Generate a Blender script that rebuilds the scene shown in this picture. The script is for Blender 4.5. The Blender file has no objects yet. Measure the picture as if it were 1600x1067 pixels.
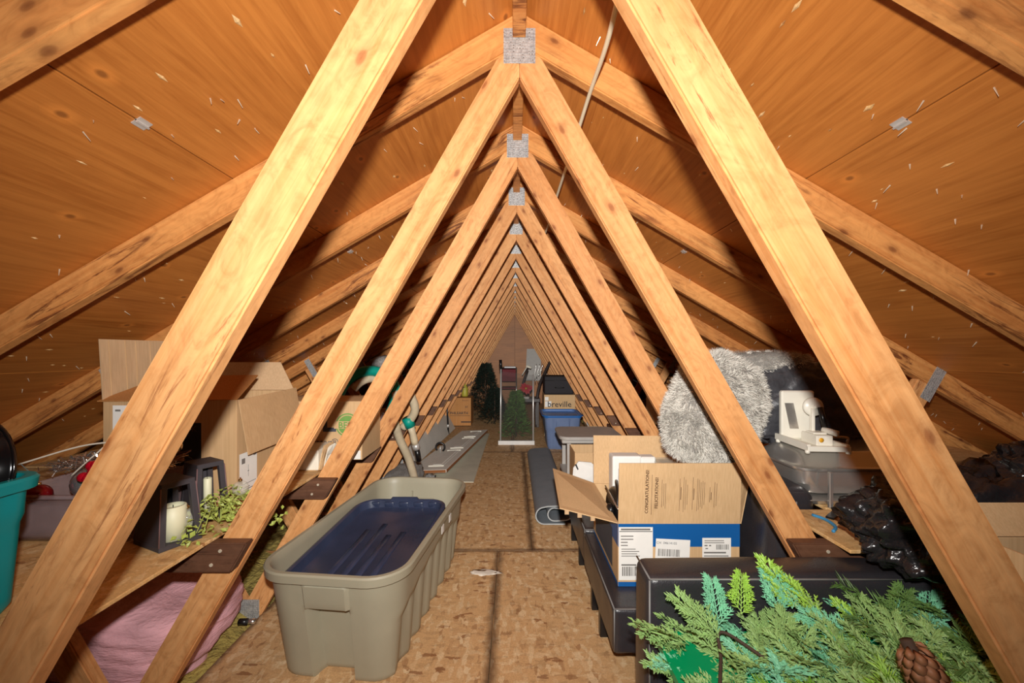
import bpy, bmesh, math, random
from mathutils import Vector, Matrix, noise
R = random.Random(7)
D = bpy.data
COL = bpy.context.scene.collection
sc = bpy.context.scene

# ------------------------------------------------------------------ camera, world, light, exposure
cam_d = D.cameras.new('camera'); cam = D.objects.new('camera', cam_d); COL.objects.link(cam)
cam.location = (0, 0, 1.2); cam.rotation_euler = (math.pi/2, 0, 0)
cam_d.sensor_width = 36; cam_d.lens = 14.4; cam_d.clip_start = 0.02
cam_d.shift_x = -3/1600; cam_d.shift_y = 16.5/1600
sc.camera = cam

world = D.worlds.new('world'); sc.world = world; world.use_nodes = True
world.node_tree.nodes['Background'].inputs[0].default_value = (1.0, 0.85, 0.7, 1)
world.node_tree.nodes['Background'].inputs[1].default_value = 0.01

fl_d = D.lights.new('camera_flash', 'SPOT'); fl = D.objects.new('camera_flash', fl_d); COL.objects.link(fl)
fl.location = (0.0, -0.02, 1.335); fl.rotation_euler = (math.radians(90+4), 0, 0)
fl_d.energy = 82; fl_d.color = (1.0, 0.965, 0.92); fl_d.shadow_soft_size = 0.018
fl_d.spot_size = math.radians(143); fl_d.spot_blend = 1.0
fl_d.use_nodes = True
_n = fl_d.node_tree.nodes; _l = fl_d.node_tree.links
_f = _n.new('ShaderNodeLightFalloff'); _f.inputs['Strength'].default_value = 1.0
_m = _n.new('ShaderNodeMath'); _m.operation = 'MULTIPLY_ADD'; _m.inputs[1].default_value = 0.10
_l.new(_f.outputs['Constant'], _m.inputs[0]); _l.new(_f.outputs['Linear'], _m.inputs[2]); _l.new(_m.outputs[0], _n['Emission'].inputs['Strength'])

sc.view_settings.view_transform = 'Standard'; sc.view_settings.look = 'None'
sc.view_settings.gamma = 1.0; sc.view_settings.use_curve_mapping = False
sc.view_settings.exposure = 0.18

# ------------------------------------------------------------------ helpers
def lin(c):
    c /= 255.0
    return c/12.92 if c <= .04045 else ((c+.055)/1.055)**2.4
def C(r, g, b): return (lin(r), lin(g), lin(b), 1)

class NT:
    """tiny node-tree helper"""
    def __init__(s, name):
        s.m = D.materials.new(name); s.m.use_nodes = True
        s.t = s.m.node_tree; s.b = s.t.nodes['Principled BSDF']
    def n(s, typ, **kw):
        x = s.t.nodes.new(typ)
        for k, v in kw.items():
            if k.startswith('i_'):
                key = k[2:]; key = int(key) if key.isdigit() else key
                x.inputs[key].default_value = v
            else: setattr(x, k, v)
        return x
    def L(s, a, b): s.t.links.new(a, b)
    def ramp(s, fac, stops, interp='LINEAR'):
        r = s.n('ShaderNodeValToRGB'); r.color_ramp.interpolation = interp
        e = r.color_ramp.elements
        e[0].position, e[0].color = stops[0]; e[1].position, e[1].color = stops[-1]
        for p, c in stops[1:-1]:
            q = e.new(p); q.color = c
        s.L(fac, r.inputs[0]); return r.outputs[0]
    def mix(s, fac, a, b, mode='MIX'):
        m = s.n('ShaderNodeMix', data_type='RGBA', blend_type=mode)
        for v, k in ((fac, 0), (a, 6), (b, 7)):
            if hasattr(v, 'links') or hasattr(v, 'is_linked'): s.L(v, m.inputs[k])
            else: m.inputs[k].default_value = v
        return m.outputs[2]
    def coords(s, scale=(1,1,1), rnd=True, kind='Object'):
        tc = s.n('ShaderNodeTexCoord'); mp = s.n('ShaderNodeMapping'); mp.inputs['Scale'].default_value = scale
        if rnd:
            oi = s.n('ShaderNodeObjectInfo'); ml = s.n('ShaderNodeVectorMath', operation='SCALE'); cmb = s.n('ShaderNodeCombineXYZ')
            s.L(oi.outputs['Random'], cmb.inputs[0]); s.L(oi.outputs['Random'], cmb.inputs[1])
            ml.inputs[3].default_value = 37.0; s.L(cmb.outputs[0], ml.inputs[0])
            ad = s.n('ShaderNodeVectorMath', operation='ADD'); s.L(tc.outputs[kind], ad.inputs[0]); s.L(ml.outputs[0], ad.inputs[1])
            s.L(ad.outputs[0], mp.inputs['Vector'])
        else: s.L(tc.outputs[kind], mp.inputs['Vector'])
        return mp.outputs[0]
    def noise(s, vec, scale, detail=4, rough=.55, dist=0):
        x = s.n('ShaderNodeTexNoise'); x.inputs['Scale'].default_value = scale; x.inputs['Detail'].default_value = detail
        x.inputs['Roughness'].default_value = rough; x.inputs['Distortion'].default_value = dist
        s.L(vec, x.inputs['Vector']); return x.outputs['Fac']
    def bump(s, h, strength=.3, dist=.005):
        b = s.n('ShaderNodeBump'); b.inputs['Strength'].default_value = strength; b.inputs['Distance'].default_value = dist
        s.L(h, b.inputs['Height']); s.L(b.outputs[0], s.b.inputs['Normal'])

def plain(name, col, rough=.5, metal=0, var=.12, scale=20, bump=0, bscale=120, bdist=.002, spec=.5, stretch=(1,1,1)):
    t = NT(name); v = t.coords(stretch)
    f = t.noise(v, scale, 5)
    dk = tuple(c*(1-var) for c in col[:3])+(1,); lt = tuple(min(1, c*(1+var)) for c in col[:3])+(1,)
    t.L(t.ramp(f, [(.3, dk), (.7, lt)]), t.b.inputs['Base Color'])
    t.b.inputs['Roughness'].default_value = rough; t.b.inputs['Metallic'].default_value = metal
    t.b.inputs['Specular IOR Level'].default_value = spec
    if bump: t.bump(t.noise(v, bscale, 4), bump, bdist)
    return t.m

def lumber(name, base, dark, stain, stain_pos=.62, rough=.6):
    t = NT(name)
    g = t.noise(t.coords((1.2, 34, 34)), 1.6, 6, .6, .6)
    col = t.ramp(g, [(.25, dark), (.6, base)])
    lg = t.noise(t.coords((.8, 3, 3)), 3, 3)
    col = t.mix(t.ramp(lg, [(.4, (0,0,0,1)), (.75, (.45,.45,.45,1))]), col, tuple(min(1, c*1.18) for c in base[:3])+(1,))
    # knots
    vo = t.n('ShaderNodeTexVoronoi', voronoi_dimensions='2D', i_Scale=1.0); kv = t.n('ShaderNodeMapping'); kv.inputs['Rotation'].default_value = (.85, 0, 0); t.L(t.coords((6.5, 17, 17)), kv.inputs[0]); t.L(kv.outputs[0], vo.inputs['Vector'])
    ring = t.ramp(vo.outputs['Distance'], [(.0, (.75,.75,.75,1)), (.07, (.6,.6,.6,1)), (.11, (.25,.25,.25,1)), (.24, (.0,.0,.0,1)), (1, (0,0,0,1))])
    sel = t.n('ShaderNodeSeparateColor'); t.L(vo.outputs['Color'], sel.inputs[0])
    keep = t.n('ShaderNodeMath', operation='GREATER_THAN', i_1=.62); t.L(sel.outputs[0], keep.inputs[0])
    kf = t.mix(1.0, ring, keep.outputs[0], 'MULTIPLY')
    col = t.mix(kf, col, stain)
    # red-brown pitch streaks
    st = t.noise(t.coords((2.2, 22, 22)), 1.3, 7, .7, 1.8)
    zone = t.noise(t.coords((1.1, 2.0, 2.0)), 1.6, 2)
    sf = t.mix(1.0, t.ramp(st, [(stain_pos, (0,0,0,1)), (stain_pos+.09, (1,1,1,1))]), t.ramp(zone, [(.46, (0,0,0,1)), (.62, (.8,.8,.8,1))]), 'MULTIPLY')
    col = t.mix(sf, col, stain)
    fig = t.noise(t.coords((5, 9, 9)), 2.2, 4, .6, 2.5)
    col = t.mix(1.0, col, t.ramp(fig, [(.32, (.84,.80,.76,1)), (.5, (1,1,1,1)), (.72, (1.12,1.12,1.12,1))]), 'MULTIPLY')
    # every stick its own tone
    oi = t.n('ShaderNodeObjectInfo')
    tone = t.ramp(oi.outputs['Random'], [(0, (.84,.79,.75,1)), (1, (1,1,1,1))])
    col = t.mix(1.0, col, tone, 'MULTIPLY')
    t.L(col, t.b.inputs['Base Color']); t.b.inputs['Roughness'].default_value = rough
    t.b.inputs['Specular IOR Level'].default_value = .3
    t.bump(g, .25, .002)
    return t.m

def plywood(name, base, dark, knot):
    t = NT(name)
    g = t.noise(t.coords((.9, 16, 16)), 3.0, 7, .62, .8)
    col = t.ramp(g, [(.28, dark), (.62, base)])
    lg = t.noise(t.coords((.6, 1.6, 1.6)), 2.2, 4, .6, 1.2)
    col = t.mix(t.ramp(lg, [(.35, (0,0,0,1)), (.7, (.55,.55,.55,1))]), col, tuple(min(1, c*1.25) for c in base[:3])+(1,))
    vo = t.n('ShaderNodeTexVoronoi', voronoi_dimensions='2D', i_Scale=1.0); t.L(t.coords((4.2, 6.4, 6.4)), vo.inputs['Vector'])
    sel = t.n('ShaderNodeSeparateColor'); t.L(vo.outputs['Color'], sel.inputs[0])
    keep = t.n('ShaderNodeMath', operation='GREATER_THAN', i_1=.70); t.L(sel.outputs[0], keep.inputs[0])
    halo = t.mix(1.0, t.ramp(vo.outputs['Distance'], [(.03, (1,1,1,1)), (.16, (0,0,0,1))]), keep.outputs[0], 'MULTIPLY')
    core = t.mix(1.0, t.ramp(vo.outputs['Distance'], [(.03, (.65,.65,.65,1)), (.065, (0,0,0,1))]), keep.outputs[0], 'MULTIPLY')
    col = t.mix(t.mix(1.0, halo, (.5,.5,.5,1), 'MULTIPLY'), col, tuple(min(1, c*1.7) for c in base[:3])+(1,))
    col = t.mix(core, col, knot)
    st = t.noise(t.coords((1.2, 7, 7)), 2.4, 6, .65, 1.5)
    col = t.mix(t.ramp(st, [(.62, (0,0,0,1)), (.76, (.55,.55,.55,1))]), col, dark)
    t.L(col, t.b.inputs['Base Color']); t.b.inputs['Roughness'].default_value = .5
    t.b.inputs['Specular IOR Level'].default_value = .35
    t.bump(g, .12, .002)
    return t.m

def osb(name, base, light, dark, dirt=True):
    t = NT(name)
    def flakes(scale, rot, dist):
        v = t.coords((1,1,1)); mp = t.n('ShaderNodeMapping'); mp.inputs['Rotation'].default_value = (0,0,rot); mp.inputs['Scale'].default_value = scale
        t.L(v, mp.inputs[0])
        nz = t.n('ShaderNodeTexNoise', i_Scale=.8, i_Detail=3.0); t.L(mp.outputs[0], nz.inputs['Vector'])
        mx = t.n('ShaderNodeVectorMath', operation='MULTIPLY_ADD'); mx.inputs[1].default_value = (dist,dist,dist)
        t.L(nz.outputs['Color'], mx.inputs[0]); t.L(mp.outputs[0], mx.inputs[2])
        vo = t.n('ShaderNodeTexVoronoi', i_Scale=1.0); t.L(mx.outputs[0], vo.inputs['Vector'])
        s = t.n('ShaderNodeSeparateColor'); t.L(vo.outputs['Color'], s.inputs[0]); return s, vo
    a, va = flakes((60, 27, 40), .5, 1.8); b, vb = flakes((26, 72, 50), -.35, 1.8)
    c1 = t.ramp(a.outputs[0], [(0, dark), (.16, base), (.72, base), (1, light)])
    c2 = t.ramp(b.outputs[1], [(0, tuple(c*.62 for c in base[:3])+(1,)), (.3, base), (.84, base), (1, light)])
    col = t.mix(.5, c1, c2)
    chip = t.ramp(b.outputs[2], [(.975, (0,0,0,1)), (.98, (1,1,1,1))])
    col = t.mix(t.mix(1.0, chip, (.75,.75,.75,1), 'MULTIPLY'), col, dark)
    chip2 = t.ramp(a.outputs[2], [(.93, (0,0,0,1)), (.94, (.6,.6,.6,1))])
    col = t.mix(chip2, col, light)
    fine = t.noise(t.coords((60, 60, 60)), 2.5, 6, .7)
    col = t.mix(1.0, col, t.ramp(fine, [(.3, (.72,.69,.66,1)), (.6, (1,1,1,1))]), 'MULTIPLY')
    tc = t.n('ShaderNodeTexCoord'); sp = t.n('ShaderNodeSeparateXYZ'); t.L(tc.outputs['Generated'], sp.inputs[0])
    dn = t.noise(t.coords((6, 6, 6)), 2.0, 4)
    for ax, wd in (((0, .024), (1, .010)) if dirt else ()):
        pp = t.n('ShaderNodeMath', operation='PINGPONG', i_1=.5); t.L(sp.outputs[ax], pp.inputs[0])
        ad = t.n('ShaderNodeMath', operation='MULTIPLY_ADD', i_1=-wd*1.6, i_2=wd*.55); t.L(dn, ad.inputs[0])
        a2 = t.n('ShaderNodeMath', operation='ADD'); t.L(pp.outputs[0], a2.inputs[0]); t.L(ad.outputs[0], a2.inputs[1])
        col = t.mix(t.ramp(a2.outputs[0], [(0, (.75,.75,.75,1)), (wd, (0,0,0,1))]), col, C(84,58,40))
    t.L(col, t.b.inputs['Base Color']); t.b.inputs['Roughness'].default_value = .62
    t.b.inputs['Specular IOR Level'].default_value = .3
    t.bump(a.outputs[1], .2, .002)
    return t.m

def galvanised(name):
    t = NT(name); v = t.coords((1,1,1), rnd=False)
    vo = t.n('ShaderNodeTexVoronoi', i_Scale=105.0, i_Randomness=.35); t.L(v, vo.inputs['Vector'])
    col = t.ramp(vo.outputs['Distance'], [(.18, C(95,92,88)), (.34, C(196,196,194)), (.7, C(160,160,160))])
    sp = t.noise(v, 60, 3); col = t.mix(.25, col, t.ramp(sp, [(.35, C(120,122,125)), (.65, C(235,235,232))]))
    t.L(col, t.b.inputs['Base Color']); t.b.inputs['Metallic'].default_value = .35; t.b.inputs['Roughness'].default_value = .42
    t.bump(vo.outputs['Distance'], .6, .003)
    return t.m

def leather(name, col):
    t = NT(name); v = t.coords((1,1,1))
    vo = t.n('ShaderNodeTexVoronoi', i_Scale=260.0); t.L(v, vo.inputs['Vector'])
    f = t.noise(v, 9, 4)
    t.L(t.ramp(f, [(.3, tuple(c*.7 for c in col[:3])+(1,)), (.7, col)]), t.b.inputs['Base Color'])
    t.b.inputs['Roughness'].default_value = .33; t.b.inputs['Specular IOR Level'].default_value = .7
    h = t.n('ShaderNodeMath', operation='MULTIPLY_ADD', i_1=.25); t.L(vo.outputs['Distance'], h.inputs[0]); t.L(t.noise(v, 14, 3), h.inputs[2])
    t.bump(h.outputs[0], .25, .006)
    return t.m

def cardboard(name, col):
    t = NT(name); v = t.coords((1,1,1))
    f = t.noise(v, 7, 4); fi = t.noise(t.coords((240, 240, 3)), 1.0, 2)
    c = t.ramp(f, [(.3, tuple(x*.88 for x in col[:3])+(1,)), (.7, col)])
    c = t.mix(.12, c, t.ramp(fi, [(.35, (.2,.12,.06,1)), (.65, (.8,.6,.4,1))]))
    t.L(c, t.b.inputs['Base Color']); t.b.inputs['Roughness'].default_value = .72; t.b.inputs['Specular IOR Level'].default_value = .25
    t.bump(fi, .08, .001)
    return t.m

def film(name, col, tr, rough=.15):
    t = NT(name); v = t.coords()
    t.L(t.ramp(t.noise(v, 30, 3), [(.3, tuple(c*.85 for c in col[:3])+(1,)), (.7, col)]), t.b.inputs['Base Color'])
    t.b.inputs['Roughness'].default_value = rough
    t.b.inputs['Alpha'].default_value = 1-tr
    return t.m

M = dict(
    lumber=lumber('spruce_lumber', C(228,170,112), C(202,132,72), C(124,56,24), .56),
    rafter=lumber('rafter_lumber', C(214,152,88), C(184,112,54), C(92,36,18), .50),
    cleat=lumber('weathered_lumber', C(112,78,58), C(84,56,42), C(58,34,26), .55),
    ply=plywood('roof_plywood', C(190,120,54), C(156,88,32), C(92,50,24)),
    gable=plywood('gable_plywood', C(160,104,54), C(126,78,38), C(80,48,24)),
    osb=osb('floor_strand_board', C(216,172,122), C(242,212,168), C(142,92,56)),
    osb2=osb('shelf_strand_board', C(222,178,118), C(242,210,158), C(156,104,60), False),
    plate=galvanised('galvanised_plate'),
    nail=plain('bright_nail', C(226,214,190), .3, .35, .1),
    taupe=plain('taupe_plastic', C(164,158,136), .45, 0, .04, 8, .08, 400),
    navy=plain('navy_plastic', C(50,58,82), .26, 0, .15, 10, .05, 60),
    teal=plain('teal_plastic', C(0,142,148), .38, 0, .05, 8, .06, 400),
    tealhose=plain('teal_rubber', C(0,150,132), .45),
    beige=plain('beige_hose_plastic', C(206,190,160), .5),
    blue=plain('blue_tote_plastic', C(104,122,158), .45, 0, .06, 8),
    bluelid=plain('bright_blue_plastic', C(44,112,190), .38, 0, .05, 8),
    card=cardboard('tan_cardboard', C(218,180,132)),
    card2=cardboard('brown_cardboard', C(204,166,120)),
    card3=cardboard('orange_cardboard', C(190,128,66)),
    cardin=cardboard('cardboard_inside', C(206,172,132)),
    white=plain('white_paper', C(238,236,230), .6, 0, .03),
    whitep=plain('white_plastic', C(232,228,214), .35, 0, .03),
    foam=plain('white_foam', C(238,232,214), .8, 0, .05, 30, .2, 200),
    ink=plain('black_ink', C(28,26,26), .6, 0, .05),
    inkbrown=plain('brown_ink', C(92,64,42), .7, 0, .05),
    inkgrey=plain('grey_ink', C(120,116,112), .7, 0, .05),
    inkslate=plain('slate_ink', C(70,74,84), .7, 0, .05),
    inkgreen=plain('green_ink', C(112,158,78), .7, 0, .05),
    bluetape=plain('blue_print', C(22,92,160), .35, 0, .06, 4),
    leather=leather('black_leather', C(52,50,54)),
    piping=plain('grey_piping', C(120,118,116), .4),
    blackp=plain('black_plastic', C(24,23,24), .3, 0, .1),
    bag=plain('black_bag_film', C(34,32,34), .24, 0, .2, 10, .5, 14, .03),
    garment=plain('black_mesh_fabric', C(66,66,70), .42, 0, .25, 30, .5, 70, .006),
    enamel=plain('black_enamel', C(18,17,18), .12, 0, .1),
    lantern=plain('charcoal_wood', C(62,58,62), .55, 0, .1, 12),
    lanedge=plain('bronze_edge', C(120,92,92), .5),
    candle=plain('ivory_wax', C(228,226,192), .5, 0, .02),
    steel=plain('brushed_steel', C(206,202,196), .27, .78, .06, 4),
    chrome=plain('chrome_tube', C(215,212,206), .2, .9, .04),
    alu=plain('aluminium', C(214,212,208), .35, .5, .04),
    clearp=film('clear_bin_plastic', C(170,150,152), .55),
    glass=film('tinted_screen', C(60,56,52), .86, .6),
    bauble=film('clear_bauble', C(235,232,215), .7, .05),
    silver=plain('silver_bauble', C(205,208,214), .12, .85, .03),
    tinsel=plain('silver_tinsel', C(205,204,202), .16, .9, .2),
    redb=plain('red_bauble', C(196,18,42), .15, .25, .1),
    darkred=plain('dark_red_glass', C(110,14,20), .1, .1, .1),
    gold=plain('antique_gold', C(190,150,96), .15, .9, .1),
    brownleaf=plain('brown_silk_leaf', C(84,34,20), .45, 0, .3),
    wire=plain('pale_wire', C(214,206,190), .45, 0, .05),
    cable=plain('white_cable', C(228,214,184), .45, 0, .03),
    plant=plain('light_green_leaf', C(168,180,88), .5, 0, .25, 60),
    pink=plain('pink_fibreglass', C(240,182,190), .95, 0, .14, 6, .5, 30, .015, stretch=(1,1,5)),
    yellow=plain('yellow_fibreglass', C(176,156,82), .95, 0, .3, 8, 1.0, 30, .03),
    shag=plain('shag_pile', C(216,212,202), .9, 0, .12, 30),
    shagbase=plain('shag_backing', C(136,132,126), .95, 0, .2, 30, .6, 80, .006),
    carpet=plain('grey_carpet', C(158,156,152), .95, 0, .4, 90, 1.0, 160, .01),
    door=plain('grey_door_paint', C(228,224,214), .5, 0, .05, 6),
    board=plain('grey_hardboard', C(208,204,184), .45, 0, .08, 6),
    fibre=plain('raw_hardboard_edge', C(150,92,48), .8, 0, .15),
    mat=plain('slate_foam', C(124,130,136), .7, 0, .06, 12, .1, 200),
    matedge=plain('pale_foam_edge', C(170,176,178), .7),
    greyp=plain('grey_plastic', C(176,172,166), .45, 0, .05),
    tree=plain('dark_tree_needles', C(34,46,36), .7, 0, .3, 40),
    green1=plain('garland_green', C(146,182,108), .55, 0, .22, 25),
    green2=plain('garland_bright_green', C(156,202,78), .5, 0, .2, 25),
    green3=plain('garland_teal_green', C(126,200,158), .5, 0, .18, 25),
    green4=plain('garland_dark_green', C(98,134,66), .55, 0, .25, 25),
    greenbox=plain('green_plastic', C(0,156,96), .35, 0, .04),
    stem=plain('garland_stem', C(70,52,40), .8, 0, .2),
    cone=plain('pine_cone_scale', C(152,102,70), .6, 0, .25, 40),
    maroon=plain('maroon_cloth', C(116,40,48), .8),
    darkwood=plain('dark_wood', C(62,54,52), .4, 0, .1),
    suitcase=plain('aubergine_fabric', C(22,15,22), .7, 0, .1),
    redflower=plain('red_petal', C(170,16,32), .6, 0, .2),
    yellowp=plain('yellow_plastic', C(178,168,62), .5),
    orange=plain('orange_sticker', C(226,164,30), .5),
    bluewire=plain('blue_cord', C(60,140,190), .5),
    dust=plain('white_plaster_dust', C(228,216,200), .9),
)

def link(o, parent=None):
    COL.objects.link(o)
    if parent is not None:
        o.parent = parent
        o.matrix_parent_inverse = parent.matrix_basis.inverted() if parent.parent is None else (parent.matrix_parent_inverse.inverted() @ Matrix()) if False else wm(parent).inverted()
    return o
def wm(o):
    m = o.matrix_basis.copy()
    if o.parent: m = wm(o.parent) @ o.matrix_parent_inverse @ m
    return m
def tag(o, label=None, cat=None, group=None, kind=None):
    if label: o['label'] = label
    if cat: o['category'] = cat
    if group: o['group'] = group
    if kind: o['kind'] = kind
    return o
def thing(name, label, cat, loc=(0,0,0), group=None, kind=None):
    o = D.objects.new(name, None); o.location = loc; o.empty_display_size = .05; COL.objects.link(o)
    return tag(o, label, cat, group, kind)
def mk(name, verts, faces, mat, parent=None, smooth=False, bev=0, seg=1):
    me = D.meshes.new(name)
    bm = bmesh.new(); vs = [bm.verts.new(v) for v in verts]
    for f in faces:
        try: bm.faces.new([vs[i] for i in f])
        except ValueError: pass
    bmesh.ops.recalc_face_normals(bm, faces=bm.faces)
    if bev: bmesh.ops.bevel(bm, geom=list(bm.edges), offset=bev, segments=seg, profile=.6, affect='EDGES', clamp_overlap=True)
    if smooth:
        for f in bm.faces: f.smooth = True
    bm.to_mesh(me); bm.free()
    me.materials.append(M[mat] if isinstance(mat, str) else mat)
    return link(D.objects.new(name, me), parent)
BF = [(0,1,3,2),(4,6,7,5),(0,4,5,1),(2,3,7,6),(0,2,6,4),(1,5,7,3)]
def box(name, x, y, z, mat, parent=None, bev=.003, seg=1, smooth=False, rot=0, piv=None):
    v = [Vector((a,b,c)) for a in x for b in y for c in z]
    if rot:
        p = Vector(piv) if piv else Vector((sum(x)/2, sum(y)/2, 0))
        m = Matrix.Rotation(rot, 4, 'Z'); v = [m @ (q-p) + p for q in v]
    return mk(name, v, BF, mat, parent, smooth, bev, seg)
def panel(name, pts, th, mat, parent=None, bev=0):
    """thin slab from 4 corners, thickened along its normal"""
    p = [Vector(q) for q in pts]; n = (p[1]-p[0]).cross(p[3]-p[0]).normalized()*th
    k = len(p); v = p+[q+n for q in p]
    f = [tuple(range(k)), tuple(range(2*k-1, k-1, -1))]+[(i, (i+1)%k, k+(i+1)%k, k+i) for i in range(k)]
    return mk(name, v, f, mat, parent, False, bev)
def tube(name, pts, r, mat, parent=None, n=8, closed=False, flat=1.0):
    pts = [Vector(p) for p in pts]; k = len(pts); V = []; F = []
    rr = r if isinstance(r, (list, tuple)) else [r]*k
    up = None
    for i, p in enumerate(pts):
        a = pts[(i-1)%k] if (i or closed) else p; b = pts[(i+1)%k] if (i < k-1 or closed) else p
        t = (b-a).normalized()
        if up is None: up = Vector((0,0,1)) if abs(t.z) < .9 else Vector((1,0,0))
        s = t.cross(up).normalized(); up = s.cross(t).normalized()
        for j in range(n):
            an = 2*math.pi*j/n; V.append(p + s*math.cos(an)*rr[i] + up*math.sin(an)*rr[i]*flat)
    for i in range(k if closed else k-1):
        for j in range(n):
            q = ((i+1)%k)*n
            F.append((i*n+j, i*n+(j+1)%n, q+(j+1)%n, q+j))
    if not closed: F += [tuple(range(n)), tuple(range((k-1)*n, k*n))]
    return mk(name, V, F, mat, parent, True)
def curve(ctrl, n=8):
    P = [Vector(p) for p in ctrl]; P = [P[0]*2-P[1]]+P+[P[-1]*2-P[-2]]; out = []
    for i in range(1, len(P)-2):
        for s in range(n):
            t = s/n; a, b, c, d = P[i-1:i+3]
            out.append(.5*((2*b)+(c-a)*t+(2*a-5*b+4*c-d)*t*t+(3*b-a-3*c+d)*t**3))
    return out+[P[-2]]
def lathe(name, prof, mat, parent=None, n=24, mw=None):
    V = []; F = []; k = len(prof)
    for r, z in prof:
        for j in range(n):
            a = 2*math.pi*j/n; V.append(Vector((max(r, 1e-4)*math.cos(a), max(r, 1e-4)*math.sin(a), z)))
    for i in range(k-1):
        for j in range(n): F.append((i*n+j, i*n+(j+1)%n, (i+1)*n+(j+1)%n, (i+1)*n+j))
    F += [tuple(range(n)), tuple(range((k-1)*n, k*n))]
    if mw: V = [mw @ v for v in V]
    return mk(name, V, F, mat, parent, True)
def T(x, y, z, rx=0, ry=0, rz=0, s=1):
    from mathutils import Euler
    return Matrix.LocRotScale(Vector((x,y,z)), Euler((rx,ry,rz)), Vector((s,s,s)))
def blob(name, c, r, mat, parent=None, sub=4, amp=.1, freq=2.0, crease=0, power=2.0, seed=0, floor=None, xf=None, fn=None):
    bm = bmesh.new(); bmesh.ops.create_icosphere(bm, subdivisions=sub, radius=1)
    for v in bm.verts:
        p = v.co.normalized(); q = 1/((abs(p.x)**power+abs(p.y)**power+abs(p.z)**power)**(1/power))
        s = Vector((seed*3.7, seed*1.3, seed*5.1))
        d = 1+amp*noise.fractal(p*freq+s, 1.0, 2.0, 4)
        if crease: d += crease*(abs(noise.noise(p*freq*2.6+s))-.25) - crease*.5*(1-abs(noise.noise(Vector((p.x*6, p.y*6, p.z*1.7))+s)))**4
        w = Vector((p.x*q*d*r[0], p.y*q*d*r[1], p.z*q*d*r[2]))
        if xf: w = xf @ w
        w += Vector(c)
        if fn: w = fn(w)
        if floor is not None and w.z < floor: w.z = floor
        v.co = w
    for f in bm.faces: f.smooth = True
    me = D.meshes.new(name); bm.to_mesh(me); bm.free(); me.materials.append(M[mat])
    return link(D.objects.new(name, me), parent)
def text(name, body, size, org, right, up, mat, parent=None, off=.0012, sx=1.0, align='LEFT', bold=0):
    cu = D.curves.new('tmp', 'FONT'); cu.body = body; cu.size = size; cu.align_x = align; cu.offset = bold; cu.resolution_u = 2
    o = D.objects.new('tmp', cu); COL.objects.link(o)
    bpy.context.view_layer.update()
    me = D.meshes.new_from_object(o.evaluated_get(bpy.context.evaluated_depsgraph_get()))
    D.objects.remove(o); D.curves.remove(cu)
    r = Vector(right).normalized(); u = Vector(up).normalized(); n = r.cross(u)
    for v in me.vertices: v.co = Vector(org)+r*v.co.x*sx+u*v.co.y+n*off
    me.materials.clear(); me.materials.append(M[mat]); me.name = name
    return link(D.objects.new(name, me), parent)
def quads(name, rects, org, right, up, mat, parent=None, off=.001):
    """flat printed rectangles (x0,y0,x1,y1) on a face"""
    o = Vector(org); r = Vector(right).normalized(); u = Vector(up).normalized(); n = r.cross(u)*off; V = []; F = []
    for (a, b, c, d) in rects:
        i = len(V); V += [o+r*a+u*b+n, o+r*c+u*b+n, o+r*c+u*d+n, o+r*a+u*d+n]; F.append((i, i+1, i+2, i+3))
    me = D.meshes.new(name); me.from_pydata(V, [], F); me.materials.append(M[mat])
    o = link(D.objects.new(name, me), parent)
    if len(rects) > 1: o['kind'] = 'stuff'
    return o
def barcode(w, h, x, y, n=26, seed=1):
    q = random.Random(seed); out = []; cx = 0
    while cx < w:
        b = w/n*q.choice((.4, .6, 1.0)); out.append((x+cx, y, x+min(cx+b, w), y+h)); cx += b+w/n*q.choice((.4, .7))
    return out
def lines(x, y, w, n, dy, h, seed=1):
    q = random.Random(seed); return [(x, y-i*dy, x+w*q.uniform(.5, 1), y-i*dy+h) for i in range(n)]
def copyto(o, parent=None, m=None):
    c = o.copy(); COL.objects.link(c); c.parent = parent
    if m is not None: c.matrix_basis = m
    return c

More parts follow.
